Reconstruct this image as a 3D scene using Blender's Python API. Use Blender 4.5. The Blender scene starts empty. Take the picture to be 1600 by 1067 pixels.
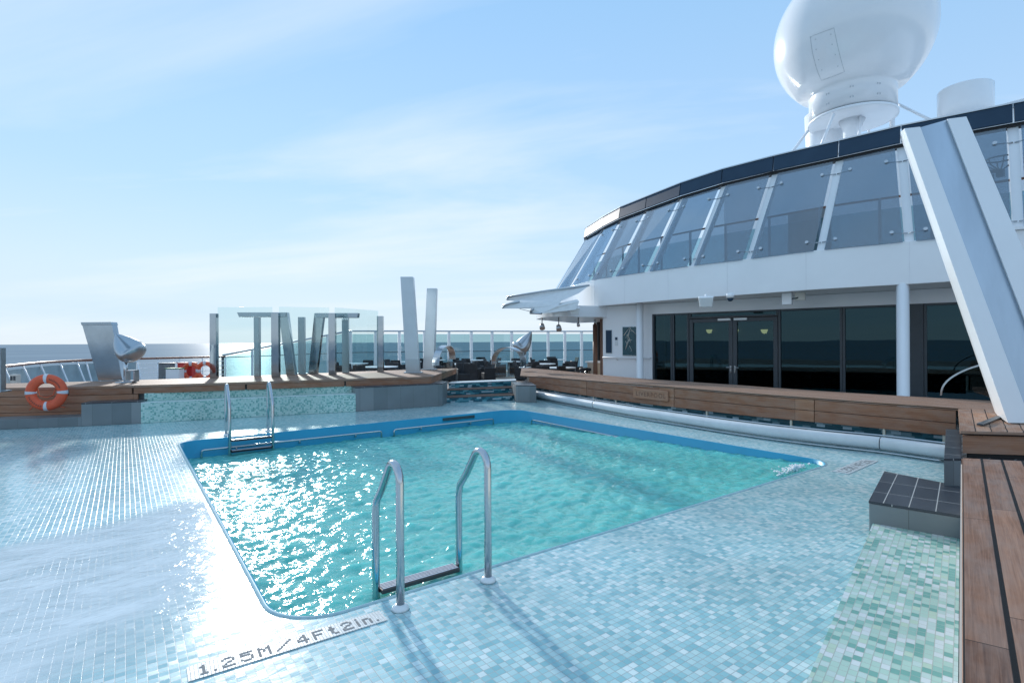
import bpy, bmesh, math, random
from mathutils import Vector, Matrix, noise as mnoise
random.seed(7)
sc = bpy.context.scene
COL = sc.collection
rad = math.radians

# ------------------------------------------------------------------ camera
EYE = Vector((0, 0, 1.5)); FPX = 834.0
YAW, ROLL = rad(36), rad(0.29)
FWD = Vector((math.sin(YAW), math.cos(YAW), 0)); RT = Vector((math.cos(YAW), -math.sin(YAW), 0)); UP = Vector((0, 0, 1))
CR = RT*math.cos(ROLL) - UP*math.sin(ROLL); CU = UP*math.cos(ROLL) + RT*math.sin(ROLL)
cam_d = bpy.data.cameras.new('camera'); cam = bpy.data.objects.new('camera', cam_d); COL.objects.link(cam)
cam_d.sensor_width = 36; cam_d.lens = FPX/1600*36; cam_d.clip_start = 0.05; cam_d.clip_end = 90000
m = Matrix((CR, CU, -FWD)).transposed().to_4x4(); m.translation = EYE
cam.matrix_world = m
sc.camera = cam

# ------------------------------------------------------------------ light
SUN_AZ = rad(10.0)      # clockwise from +Y
SUN_EL = rad(18)
w = bpy.data.worlds.new('World'); sc.world = w; w.use_nodes = True
nt = w.node_tree; nt.nodes.clear()
def N(nt, t, **k):
    n = nt.nodes.new(t)
    for a, b in k.items(): setattr(n, a, b)
    return n
def setin(n, **k):
    for a, b in k.items(): n.inputs[a.replace('_', ' ')].default_value = b
out = N(nt, 'ShaderNodeOutputWorld'); bg = N(nt, 'ShaderNodeBackground')
sky = N(nt, 'ShaderNodeTexSky', sky_type='NISHITA', sun_disc=False, sun_elevation=SUN_EL, sun_rotation=SUN_AZ,
        altitude=0, air_density=1.0, dust_density=0.0, ozone_density=1.6)
bg.inputs['Strength'].default_value = 0.10
tc = N(nt, 'ShaderNodeTexCoord'); sep = N(nt, 'ShaderNodeSeparateXYZ'); nt.links.new(tc.outputs['Generated'], sep.inputs[0])
def wmath(op, a, b=None, c=None):
    n = N(nt, 'ShaderNodeMath', operation=op)
    for i, x in enumerate((a, b, c)):
        if x is None: continue
        if isinstance(x, (int, float)): n.inputs[i].default_value = x
        else: nt.links.new(x, n.inputs[i])
    return n.outputs[0]
zc = wmath('MAXIMUM', sep.outputs['Z'], 0.0)
den = wmath('ADD', zc, 0.13)
cx = wmath('DIVIDE', sep.outputs['X'], den); cy = wmath('DIVIDE', sep.outputs['Y'], den)
cmb = N(nt, 'ShaderNodeCombineXYZ'); nt.links.new(cx, cmb.inputs[0]); nt.links.new(cy, cmb.inputs[1])
ca_ = wmath('ADD', wmath('MULTIPLY', cx, RT.x*0.34), wmath('MULTIPLY', cy, RT.y*0.34)); cb_ = wmath('ADD', wmath('MULTIPLY', cx, FWD.x), wmath('MULTIPLY', cy, FWD.y))
cb_ = wmath('ADD', cb_, wmath('MULTIPLY', ca_, 0.35))
mp = N(nt, 'ShaderNodeCombineXYZ'); nt.links.new(wmath('ADD', ca_, 3.7), mp.inputs[0]); nt.links.new(wmath('ADD', cb_, 1.3), mp.inputs[1])
n1 = N(nt, 'ShaderNodeTexNoise'); setin(n1, Scale=1.0, Detail=7.0, Roughness=0.55, Distortion=0.4); nt.links.new(mp.outputs[0], n1.inputs['Vector'])
r1 = N(nt, 'ShaderNodeMapRange'); setin(r1, From_Min=0.47, From_Max=0.68, To_Min=0.0, To_Max=0.6); nt.links.new(n1.outputs['Fac'], r1.inputs[0])
# thin high haze: paler towards the horizon, bluer overhead, with white wisps in it
vr = N(nt, 'ShaderNodeValToRGB'); e_ = vr.color_ramp.elements
for p_, c_ in ((0.0, (0.63, 0.725, 0.82)), (0.10, (0.545, 0.665, 0.82)), (0.26, (0.405, 0.595, 0.83)), (0.55, (0.30, 0.535, 0.82))):
    k_ = e_[0] if p_ == 0 else e_.new(p_)
    k_.position = p_; k_.color = (*c_, 1)
e_.remove(e_[-1]); nt.links.new(zc, vr.inputs[0])
vsc = N(nt, 'ShaderNodeVectorMath', operation='SCALE'); vsc.inputs['Scale'].default_value = 5.0; nt.links.new(vr.outputs[0], vsc.inputs[0])
mix0 = N(nt, 'ShaderNodeMix', data_type='RGBA'); hzf = N(nt, 'ShaderNodeMapRange'); setin(hzf, From_Min=0.0, From_Max=0.35, To_Min=0.97, To_Max=0.80); nt.links.new(zc, hzf.inputs[0]); nt.links.new(hzf.outputs[0], mix0.inputs['Factor']); nt.links.new(sky.outputs[0], mix0.inputs['A']); nt.links.new(vsc.outputs[0], mix0.inputs['B'])
mix = N(nt, 'ShaderNodeMix', data_type='RGBA'); nt.links.new(r1.outputs[0], mix.inputs['Factor'])
nt.links.new(mix0.outputs['Result'], mix.inputs['A']); mix.inputs['B'].default_value = (3.8, 4.15, 4.5, 1)
# low grey-lilac cloud bank just above the horizon
bankn = N(nt, 'ShaderNodeTexNoise'); setin(bankn, Scale=3.0, Detail=5.0, Roughness=0.5)
mpb = N(nt, 'ShaderNodeMapping'); mpb.inputs['Scale'].default_value = (1.0, 1.0, 9.0); nt.links.new(tc.outputs['Generated'], mpb.inputs[0]); nt.links.new(mpb.outputs[0], bankn.inputs['Vector'])
bz = N(nt, 'ShaderNodeMapRange', interpolation_type='SMOOTHSTEP'); setin(bz, From_Min=0.015, From_Max=0.035, To_Min=0.0, To_Max=1.0); nt.links.new(zc, bz.inputs[0])
bz2 = N(nt, 'ShaderNodeMapRange', interpolation_type='SMOOTHSTEP'); setin(bz2, From_Min=0.045, From_Max=0.13, To_Min=1.0, To_Max=0.0); nt.links.new(zc, bz2.inputs[0])
baz = N(nt, 'ShaderNodeMapRange', interpolation_type='SMOOTHSTEP'); setin(baz, From_Min=-0.1, From_Max=0.65, To_Min=1.0, To_Max=0.15); nt.links.new(sep.outputs['X'], baz.inputs[0])
bn = N(nt, 'ShaderNodeMapRange'); setin(bn, From_Min=0.32, From_Max=0.6, To_Min=0.25, To_Max=1.0); nt.links.new(bankn.outputs['Fac'], bn.inputs[0])
bf = wmath('MULTIPLY', wmath('MULTIPLY', bz.outputs[0], bz2.outputs[0]), wmath('MULTIPLY', baz.outputs[0], bn.outputs[0]))
bf = wmath('MULTIPLY', bf, 0.6)
mix2 = N(nt, 'ShaderNodeMix', data_type='RGBA'); nt.links.new(bf, mix2.inputs['Factor'])
nt.links.new(mix.outputs['Result'], mix2.inputs['A']); mix2.inputs['B'].default_value = (2.75, 3.55, 4.25, 1)
nt.links.new(mix2.outputs['Result'], bg.inputs['Color']); nt.links.new(bg.outputs[0], out.inputs['Surface'])

sd = bpy.data.lights.new('sun', 'SUN'); sd.energy = 1.55; sd.angle = rad(2.5); sd.color = (1.0, 0.965, 0.91)
so = bpy.data.objects.new('sun', sd); COL.objects.link(so)
sv = Vector((math.sin(SUN_AZ)*math.cos(SUN_EL), math.cos(SUN_AZ)*math.cos(SUN_EL), math.sin(SUN_EL)))
so.rotation_euler = (-sv).to_track_quat('-Z', 'Y').to_euler()
so.location = (0, 0, 30)
vs = sc.view_settings; vs.view_transform = 'Standard'; vs.look = 'None'; vs.exposure = 1.25; vs.gamma = 1.0; vs.use_curve_mapping = False

# ------------------------------------------------------------------ placing helpers (survey of the place)
def ray(px, py): return FWD + CR*((px-800)/FPX) - CU*((py-533.5)/FPX)
def P(px, py, z):
    d = ray(px, py); return EYE + d*((z-EYE.z)/d.z)
def D(px, py, dep): return EYE + ray(px, py)*dep
def PX(px, py, X):
    d = ray(px, py); return EYE + d*(X/d.x)
K = 1.08
def zb(z0): return 1.5+(z0-1.5)*K
def PB(px, py, z0): return P(px, py, zb(z0))
def V(*a): return Vector(a)

# ------------------------------------------------------------------ materials
MAT = {}
def newmat(name):
    mt = bpy.data.materials.new(name); mt.use_nodes = True; n = mt.node_tree; n.nodes.clear()
    o = N(n, 'ShaderNodeOutputMaterial'); MAT[name] = mt
    return mt, n, o
def lk(n, a, b): n.links.new(a, b)
def M_(n, op, a, b=None, c=None):
    k = N(n, 'ShaderNodeMath', operation=op)
    for i, x in enumerate((a, b, c)):
        if x is None: continue
        if isinstance(x, (int, float)): k.inputs[i].default_value = x
        else: lk(n, x, k.inputs[i])
    return k.outputs[0]
def VM(n, op, a, b=None):
    k = N(n, 'ShaderNodeVectorMath', operation=op)
    for i, x in enumerate((a, b)):
        if x is None: continue
        if isinstance(x, (tuple, list)): k.inputs[i].default_value = x
        else: lk(n, x, k.inputs[i])
    return k.outputs[0]
def ramp(n, fac, stops, interp='LINEAR'):
    r = N(n, 'ShaderNodeValToRGB'); r.color_ramp.interpolation = interp
    e = r.color_ramp.elements
    while len(e) < len(stops): e.new(0.5)
    for i, (p, c) in enumerate(stops): e[i].position = p; e[i].color = (*c, 1)
    lk(n, fac, r.inputs[0]); return r.outputs[0]
def simple(name, col, rough=0.5, metal=0.0, var=0.08, vscale=3.0, bump=0.0, bscale=40.0, coat=0.0, spec=0.5, stretch=None, rvar=0.0):
    mt, n, o = newmat(name); b = N(n, 'ShaderNodeBsdfPrincipled'); lk(n, b.outputs[0], o.inputs[0])
    g = N(n, 'ShaderNodeNewGeometry'); pos = g.outputs['Position']
    if stretch: pos = VM(n, 'MULTIPLY', pos, stretch)
    nz = N(n, 'ShaderNodeTexNoise'); setin(nz, Scale=vscale, Detail=5.0, Roughness=0.6); lk(n, pos, nz.inputs['Vector'])
    c1 = tuple(max(0, x*(1-var)) for x in col); c2 = tuple(min(1, x*(1+var)) for x in col)
    lk(n, ramp(n, nz.outputs['Fac'], [(0.3, c1), (0.7, c2)]), b.inputs['Base Color'])
    setin(b, Roughness=rough, Metallic=metal); b.inputs['Coat Weight'].default_value = coat; b.inputs['Coat Roughness'].default_value = 0.08
    b.inputs['Specular IOR Level'].default_value = spec
    if rvar:
        rr = N(n, 'ShaderNodeMapRange'); setin(rr, From_Min=0.3, From_Max=0.7, To_Min=max(0.01, rough-rvar), To_Max=rough+rvar); lk(n, nz.outputs['Fac'], rr.inputs[0]); lk(n, rr.outputs[0], b.inputs['Roughness'])
    if bump:
        n2 = N(n, 'ShaderNodeTexNoise'); setin(n2, Scale=bscale, Detail=4.0); lk(n, pos, n2.inputs['Vector'])
        bp = N(n, 'ShaderNodeBump'); setin(bp, Strength=bump, Distance=0.01); lk(n, n2.outputs['Fac'], bp.inputs['Height']); lk(n, bp.outputs[0], b.inputs['Normal'])
    return mt
def mosaic(name, tu, tv, stops, grout, gap=0.06, rough=0.12, tilt=0.05, stagger=0.0, ripple=0.0, coat=0.0, interp='LINEAR', vary_len=False):
    """small glass tiles laid over the surface's own UV (metres)"""
    mt, n, o = newmat(name); b = N(n, 'ShaderNodeBsdfPrincipled'); lk(n, b.outputs[0], o.inputs[0])
    uv = N(n, 'ShaderNodeUVMap'); s = N(n, 'ShaderNodeSeparateXYZ'); lk(n, uv.outputs[0], s.inputs[0])
    v = M_(n, 'DIVIDE', s.outputs[1], tv); vi = M_(n, 'FLOOR', v)
    u = M_(n, 'DIVIDE', s.outputs[0], tu)
    if stagger:
        wn = N(n, 'ShaderNodeTexWhiteNoise', noise_dimensions='1D'); lk(n, vi, wn.inputs['W'])
        u = M_(n, 'ADD', u, M_(n, 'MULTIPLY', wn.outputs['Value'], stagger))
    ui = M_(n, 'FLOOR', u)
    c = N(n, 'ShaderNodeCombineXYZ'); lk(n, ui, c.inputs[0]); lk(n, vi, c.inputs[1])
    wn2 = N(n, 'ShaderNodeTexWhiteNoise', noise_dimensions='3D'); lk(n, c.outputs[0], wn2.inputs['Vector'])
    uf = M_(n, 'SUBTRACT', u, ui); vf = M_(n, 'SUBTRACT', v, vi)
    eu = M_(n, 'MULTIPLY', M_(n, 'MINIMUM', uf, M_(n, 'SUBTRACT', 1.0, uf)), tu)
    ev = M_(n, 'MULTIPLY', M_(n, 'MINIMUM', vf, M_(n, 'SUBTRACT', 1.0, vf)), tv)
    e = M_(n, 'MINIMUM', eu, ev)
    mr = N(n, 'ShaderNodeMapRange'); mn = min(tu, tv)*gap; setin(mr, From_Min=mn*0.55, From_Max=mn*1.1, To_Min=0.0, To_Max=1.0); lk(n, e, mr.inputs[0])
    colr = ramp(n, wn2.outputs['Value'], stops, interp)
    # cloudy glass inside each tile
    g = N(n, 'ShaderNodeNewGeometry')
    nz = N(n, 'ShaderNodeTexNoise'); setin(nz, Scale=1.3, Detail=3.0); lk(n, g.outputs['Position'], nz.inputs['Vector'])
    hv = N(n, 'ShaderNodeHueSaturation'); mv = N(n, 'ShaderNodeMapRange'); setin(mv, From_Min=0.3, From_Max=0.7, To_Min=0.88, To_Max=1.12)
    lk(n, nz.outputs['Fac'], mv.inputs[0]); lk(n, mv.outputs[0], hv.inputs['Value']); lk(n, colr, hv.inputs['Color'])
    mx = N(n, 'ShaderNodeMix', data_type='RGBA'); lk(n, mr.outputs[0], mx.inputs['Factor']); mx.inputs['A'].default_value = (*grout, 1); lk(n, hv.outputs[0], mx.inputs['B'])
    lk(n, mx.outputs['Result'], b.inputs['Base Color']); b.inputs['Specular IOR Level'].default_value = 0.3
    rr = N(n, 'ShaderNodeMapRange'); setin(rr, To_Min=min(1, rough+0.25), To_Max=rough); lk(n, mr.outputs[0], rr.inputs[0]); lk(n, rr.outputs[0], b.inputs['Roughness'])
    nd = VM(n, 'MULTIPLY', VM(n, 'SUBTRACT', wn2.outputs['Color'], (0.5, 0.5, 0.5)), (tilt, tilt, tilt))
    nn = VM(n, 'NORMALIZE', VM(n, 'ADD', g.outputs['Normal'], nd))
    bp = N(n, 'ShaderNodeBump'); setin(bp, Strength=0.35, Distance=0.002); lk(n, mr.outputs[0], bp.inputs['Height']); lk(n, nn, bp.inputs['Normal'])
    last = bp.outputs[0]
    b.inputs['Coat Weight'].default_value = coat; b.inputs['Coat Roughness'].default_value = 0.03; b.inputs['Coat IOR'].default_value = 1.45
    if ripple:
        pz = VM(n, 'MULTIPLY', g.outputs['Position'], (1.0, 1.7, 1.0))
        n2 = N(n, 'ShaderNodeTexNoise'); setin(n2, Scale=9.0, Detail=3.0, Roughness=0.5, Distortion=0.6); lk(n, pz, n2.inputs['Vector'])
        b2 = N(n, 'ShaderNodeBump'); setin(b2, Strength=ripple, Distance=0.02); lk(n, n2.outputs['Fac'], b2.inputs['Height'])
        lk(n, b2.outputs[0], b.inputs['Coat Normal'])
        b3 = N(n, 'ShaderNodeBump'); setin(b3, Strength=ripple*0.5, Distance=0.02); lk(n, n2.outputs['Fac'], b3.inputs['Height']); lk(n, last, b3.inputs['Normal']); last = b3.outputs[0]
    lk(n, last, b.inputs['Normal'])
    return mt
def wood(name, plank, c_dark, c_light, gap=0.006, length=2.4, rough=0.68, caulk=(0.012, 0.011, 0.011), grey=0.25):
    """teak boards: UV u runs along the board, v across"""
    mt, n, o = newmat(name); b = N(n, 'ShaderNodeBsdfPrincipled'); lk(n, b.outputs[0], o.inputs[0])
    uv = N(n, 'ShaderNodeUVMap'); s = N(n, 'ShaderNodeSeparateXYZ'); lk(n, uv.outputs[0], s.inputs[0])
    v = M_(n, 'DIVIDE', s.outputs[1], plank); vi = M_(n, 'FLOOR', v); vf = M_(n, 'SUBTRACT', v, vi)
    wn = N(n, 'ShaderNodeTexWhiteNoise', noise_dimensions='1D'); lk(n, vi, wn.inputs['W'])
    u = M_(n, 'ADD', M_(n, 'DIVIDE', s.outputs[0], length), M_(n, 'MULTIPLY', wn.outputs['Value'], 7.3)); ui = M_(n, 'FLOOR', u); uf = M_(n, 'SUBTRACT', u, ui)
    ev = M_(n, 'MULTIPLY', M_(n, 'MINIMUM', vf, M_(n, 'SUBTRACT', 1.0, vf)), plank)
    eu = M_(n, 'MULTIPLY', M_(n, 'MINIMUM', uf, M_(n, 'SUBTRACT', 1.0, uf)), length)
    c = N(n, 'ShaderNodeCombineXYZ'); lk(n, ui, c.inputs[0]); lk(n, vi, c.inputs[1])
    wn2 = N(n, 'ShaderNodeTexWhiteNoise', noise_dimensions='3D'); lk(n, c.outputs[0], wn2.inputs['Vector'])
    gv = N(n, 'ShaderNodeCombineXYZ'); lk(n, M_(n, 'ADD', M_(n, 'MULTIPLY', s.outputs[0], 2.2), M_(n, 'MULTIPLY', wn2.outputs['Value'], 40)), gv.inputs[0]); lk(n, M_(n, 'MULTIPLY', s.outputs[1], 75.0), gv.inputs[1])
    nz = N(n, 'ShaderNodeTexNoise'); setin(nz, Scale=1.0, Detail=6.0, Roughness=0.65, Distortion=1.3); lk(n, gv.outputs[0], nz.inputs['Vector'])
    gv2 = N(n, 'ShaderNodeCombineXYZ'); lk(n, M_(n, 'MULTIPLY', s.outputs[0], 2.0), gv2.inputs[0]); lk(n, M_(n, 'MULTIPLY', s.outputs[1], 5.0), gv2.inputs[1])
    nz2 = N(n, 'ShaderNodeTexNoise'); setin(nz2, Scale=1.6, Detail=4.0, Roughness=0.6); lk(n, gv2.outputs[0], nz2.inputs['Vector'])
    f = M_(n, 'ADD', M_(n, 'MULTIPLY', nz.outputs['Fac'], 0.65), M_(n, 'ADD', M_(n, 'MULTIPLY', wn2.outputs['Value'], 0.22), M_(n, 'MULTIPLY', nz2.outputs['Fac'], 0.28)))
    base = ramp(n, f, [(0.33, c_dark), (0.80, c_light)])
    gm = N(n, 'ShaderNodeMix', data_type='RGBA'); gg = sum(c_light)/3
    mg = N(n, 'ShaderNodeMapRange'); setin(mg, From_Min=0.4, From_Max=0.7, To_Min=0.0, To_Max=grey*2); lk(n, nz2.outputs['Fac'], mg.inputs[0]); lk(n, mg.outputs[0], gm.inputs['Factor'])
    lk(n, base, gm.inputs['A']); gm.inputs['B'].default_value = (gg*0.95, gg*0.9, gg*0.86, 1)
    m1 = N(n, 'ShaderNodeMapRange'); setin(m1, From_Min=gap*0.42, From_Max=gap*0.58); lk(n, ev, m1.inputs[0])
    m2 = N(n, 'ShaderNodeMapRange'); setin(m2, From_Min=0.0010, From_Max=0.0022); lk(n, eu, m2.inputs[0])
    mk = M_(n, 'MULTIPLY', m1.outputs[0], m2.outputs[0])
    mx = N(n, 'ShaderNodeMix', data_type='RGBA'); lk(n, mk, mx.inputs['Factor']); mx.inputs['A'].default_value = (*caulk, 1); lk(n, gm.outputs['Result'], mx.inputs['B'])
    lk(n, mx.outputs['Result'], b.inputs['Base Color']); setin(b, Roughness=rough); b.inputs['Specular IOR Level'].default_value = 0.22
    bp = N(n, 'ShaderNodeBump'); setin(bp, Strength=0.45, Distance=0.003); lk(n, M_(n, 'ADD', M_(n, 'MULTIPLY', nz.outputs['Fac'], 0.4), mk), bp.inputs['Height']); lk(n, bp.outputs[0], b.inputs['Normal'])
    return mt
def glass(name, tint, ior=1.5, boost=0.0, rough=0.0, gcol=(1, 1, 1)):
    mt, n, o = newmat(name); t = N(n, 'ShaderNodeBsdfTransparent'); t.inputs[0].default_value = (*tint, 1)
    g = N(n, 'ShaderNodeBsdfGlossy'); setin(g, Roughness=rough); g.inputs[0].default_value = (1, 1, 1, 1)
    g.inputs[0].default_value = (*gcol, 1)
    geo = N(n, 'ShaderNodeNewGeometry')
    dt = N(n, 'ShaderNodeVectorMath', operation='DOT_PRODUCT'); lk(n, geo.outputs['Normal'], dt.inputs[0]); lk(n, geo.outputs['Incoming'], dt.inputs[1])
    f0 = ((ior-1)/(ior+1))**2
    sch = M_(n, 'ADD', f0, M_(n, 'MULTIPLY', M_(n, 'POWER', M_(n, 'SUBTRACT', 1.0, M_(n, 'ABSOLUTE', dt.outputs['Value'])), 5.0), 1-f0))
    nz = N(n, 'ShaderNodeTexNoise'); setin(nz, Scale=0.8, Detail=1.0); lk(n, geo.outputs['Position'], nz.inputs['Vector'])
    bp = N(n, 'ShaderNodeBump'); setin(bp, Strength=0.04, Distance=0.05); lk(n, nz.outputs['Fac'], bp.inputs['Height']); lk(n, bp.outputs[0], g.inputs['Normal'])
    f = M_(n, 'MINIMUM', M_(n, 'ADD', sch, boost), 1.0)
    x = N(n, 'ShaderNodeMixShader'); lk(n, f, x.inputs[0]); lk(n, t.outputs[0], x.inputs[1]); lk(n, g.outputs[0], x.inputs[2]); lk(n, x.outputs[0], o.inputs[0])
    return mt
def lamp_mat(name, col, e):
    mt, n, o = newmat(name); b = N(n, 'ShaderNodeEmission'); b.inputs[0].default_value = (*col, 1); b.inputs[1].default_value = e; lk(n, b.outputs[0], o.inputs[0]); return mt

simple('white_paint', (0.86, 0.885, 0.91), 0.32, var=0.025, vscale=1.2, coat=0.25, bump=0.02, bscale=3.0)
simple('white_gelcoat', (0.84, 0.85, 0.86), 0.22, var=0.02, vscale=0.8, coat=0.6)
simple('white_canvas', (0.68, 0.70, 0.70), 0.75, var=0.06, vscale=6, bump=0.15, bscale=120)
simple('off_white', (0.62, 0.60, 0.55), 0.5, var=0.05)
simple('steel', (0.50, 0.54, 0.57), 0.16, 1.0, var=0.05, vscale=20, rvar=0.06)
simple('brushed_steel', (0.38, 0.44, 0.48), 0.30, 1.0, var=0.06, vscale=9, bump=0.05, bscale=60, stretch=(1, 1, 0.05), rvar=0.06)
simple('mirror_steel', (0.36, 0.41, 0.45), 0.07, 1.0, var=0.06, vscale=4, rvar=0.04)
simple('dark_mirror', (0.33, 0.39, 0.44), 0.10, 1.0, var=0.12, vscale=3)
simple('steel_inlay_grey', (0.46, 0.54, 0.62), 0.42, 0.9, var=0.10, vscale=2.5, stretch=(1, 1, 0.25))
simple('pylon_silver', (0.50, 0.56, 0.60), 0.36, 0.8, var=0.04, vscale=3)
simple('satin_silver', (0.45, 0.50, 0.54), 0.34, 0.9, var=0.04, vscale=5)
simple('grey_tile_plain', (0.16, 0.18, 0.19), 0.42, var=0.15, vscale=5, bump=0.1, bscale=30)
simple('black_wicker', (0.022, 0.025, 0.03), 0.55, var=0.35, vscale=90, bump=0.6, bscale=150)
simple('dark_frame', (0.045, 0.058, 0.070), 0.38, var=0.08)
simple('black_rubber', (0.012, 0.012, 0.013), 0.6)
simple('navy_panel', (0.035, 0.065, 0.105), 0.5, var=0.1, vscale=2, coat=0.0, spec=0.12)
simple('pool_blue', (0.003, 0.31, 0.50), 0.42, var=0.05, vscale=2, coat=0.1)
simple('orange_plastic', (0.72, 0.105, 0.04), 0.48, var=0.10, vscale=12, bump=0.08, bscale=60)
simple('orange_rope', (0.62, 0.12, 0.05), 0.8, var=0.2, vscale=60)
simple('reflective_tape', (0.62, 0.63, 0.68), 0.35, var=0.12, vscale=30)
simple('red_paint', (0.50, 0.035, 0.035), 0.4)
simple('green_paint', (0.05, 0.28, 0.12), 0.5)
simple('brown_post', (0.14, 0.075, 0.05), 0.5, var=0.15)
simple('handrail_wood', (0.22, 0.085, 0.05), 0.4, var=0.15)
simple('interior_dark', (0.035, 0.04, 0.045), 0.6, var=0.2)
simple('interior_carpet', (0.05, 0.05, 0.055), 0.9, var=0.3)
simple('white_trim', (0.74, 0.78, 0.80), 0.2, var=0.04, coat=0.4)
simple('pipe_cover', (0.60, 0.64, 0.66), 0.38, var=0.07, vscale=4, coat=0.1)
simple('cream_bracket', (0.62, 0.60, 0.50), 0.5)
simple('dark_marking', (0.045, 0.05, 0.055), 0.5)
simple('letter_tile', (0.21, 0.225, 0.235), 0.7, spec=0.1)
simple('stone_top', (0.85, 0.86, 0.86), 0.2)
simple('deck_grey', (0.20, 0.17, 0.15), 0.7, var=0.2, vscale=6)
simple('cloth_beige', (0.5, 0.42, 0.33), 0.8)
glass('clear_glass', (0.90, 0.955, 0.95), 1.45)
glass('screen_glass', (0.62, 0.76, 0.79), 1.45)
glass('tinted_glass', (0.42, 0.51, 0.58), 1.5, 0.13, gcol=(0.88, 0.95, 1.0))
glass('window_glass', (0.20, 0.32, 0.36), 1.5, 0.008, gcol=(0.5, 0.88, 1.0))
lamp_mat('warm_lamp', (1.0, 0.48, 0.18), 2.2)

mosaic('deck_mosaic', 0.040, 0.036, [(0.0, (0.22, 0.45, 0.49)), (0.25, (0.30, 0.54, 0.57)), (0.5, (0.39, 0.60, 0.62)), (0.8, (0.48, 0.67, 0.67)), (1.0, (0.64, 0.75, 0.75))], (0.32, 0.36, 0.36), gap=0.05, rough=0.20, tilt=0.05, ripple=0.16, coat=0.40)
mosaic('green_mosaic', 0.044, 0.034, [(0.0, (0.17, 0.37, 0.33)), (0.18, (0.27, 0.47, 0.42)), (0.30, (0.39, 0.56, 0.50)), (0.6, (0.46, 0.59, 0.57)), (0.76, (0.57, 0.64, 0.66)), (0.92, (0.44, 0.58, 0.48))], (0.33, 0.36, 0.34), gap=0.045, rough=0.18, tilt=0.03, stagger=0.9, interp='CONSTANT')
mosaic('wall_mosaic', 0.030, 0.028, [(0.0, (0.17, 0.40, 0.36)), (0.14, (0.26, 0.50, 0.46)), (0.32, (0.42, 0.63, 0.57)), (0.6, (0.50, 0.68, 0.63)), (1.0, (0.58, 0.74, 0.72))], (0.45, 0.52, 0.50), gap=0.04, rough=0.2, tilt=0.03, interp='CONSTANT')
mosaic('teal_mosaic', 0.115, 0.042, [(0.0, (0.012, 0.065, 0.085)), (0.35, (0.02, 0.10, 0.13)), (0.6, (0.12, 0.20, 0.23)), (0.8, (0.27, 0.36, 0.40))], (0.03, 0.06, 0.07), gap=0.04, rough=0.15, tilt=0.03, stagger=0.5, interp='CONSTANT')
mosaic('step_mosaic', 0.115, 0.036, [(0.0, (0.012, 0.09, 0.13)), (0.35, (0.025, 0.17, 0.22)), (0.6, (0.09, 0.29, 0.35)), (0.8, (0.32, 0.45, 0.50))], (0.03, 0.08, 0.1), gap=0.04, rough=0.15, tilt=0.03, stagger=0.8, interp='CONSTANT')
mosaic('slate_tile', 0.40, 0.155, [(0.0, (0.030, 0.034, 0.042)), (0.5, (0.045, 0.05, 0.06)), (1.0, (0.062, 0.068, 0.08))], (0.42, 0.42, 0.40), gap=0.024, rough=0.30, tilt=0.012)
mosaic('grey_wall_tile', 0.30, 0.60, [(0.0, (0.15, 0.175, 0.185)), (0.5, (0.20, 0.225, 0.235)), (1.0, (0.25, 0.27, 0.275))], (0.12, 0.13, 0.13), gap=0.008, rough=0.38, tilt=0.012)
mosaic('marker_tile', 0.016, 0.016, [(0.0, (0.46, 0.52, 0.54)), (1.0, (0.60, 0.65, 0.66))], (0.28, 0.32, 0.33), gap=0.09, rough=0.35, tilt=0.03)
wood('teak_top', 0.125, (0.18, 0.088, 0.052), (0.46, 0.27, 0.175), gap=0.009)
wood('teak_bench_near', 0.105, (0.095, 0.042, 0.026), (0.41, 0.22, 0.14), gap=0.014, length=1.35, grey=0.2)
wood('teak_front', 0.6, (0.24, 0.105, 0.06), (0.49, 0.27, 0.165), gap=0.001, length=3.0, grey=0.12)
wood('teak_wall', 0.125, (0.13, 0.075, 0.045), (0.30, 0.18, 0.115), gap=0.008, grey=0.3)
wood('deck_teak', 0.10, (0.22, 0.15, 0.115), (0.46, 0.35, 0.28), gap=0.01, grey=0.4)

def sea_mat():
    mt, n, o = newmat('sea_water'); g = N(n, 'ShaderNodeNewGeometry')
    p = VM(n, 'MULTIPLY', g.outputs['Position'], (1.0, 2.0, 1.0))
    n1 = N(n, 'ShaderNodeTexNoise'); setin(n1, Scale=0.035, Detail=9.0, Roughness=0.62); lk(n, p, n1.inputs['Vector'])
    bp = N(n, 'ShaderNodeBump'); setin(bp, Strength=0.15, Distance=1.5); lk(n, n1.outputs['Fac'], bp.inputs['Height'])
    n2 = N(n, 'ShaderNodeTexNoise'); setin(n2, Scale=0.0016, Detail=6.0); lk(n, p, n2.inputs['Vector'])
    d = N(n, 'ShaderNodeBsdfDiffuse'); lk(n, ramp(n, n2.outputs['Fac'], [(0.35, (0.10, 0.18, 0.25)), (0.7, (0.14, 0.225, 0.29))]), d.inputs[0])
    gl = N(n, 'ShaderNodeBsdfGlossy'); setin(gl, Roughness=0.15); lk(n, bp.outputs[0], gl.inputs['Normal'])
    # a ruffled sea mirrors only part of the low sky
    x = N(n, 'ShaderNodeMixShader'); x.inputs[0].default_value = 0.30; lk(n, d.outputs[0], x.inputs[1]); lk(n, gl.outputs[0], x.inputs[2]); lk(n, x.outputs[0], o.inputs[0])
sea_mat()
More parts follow.
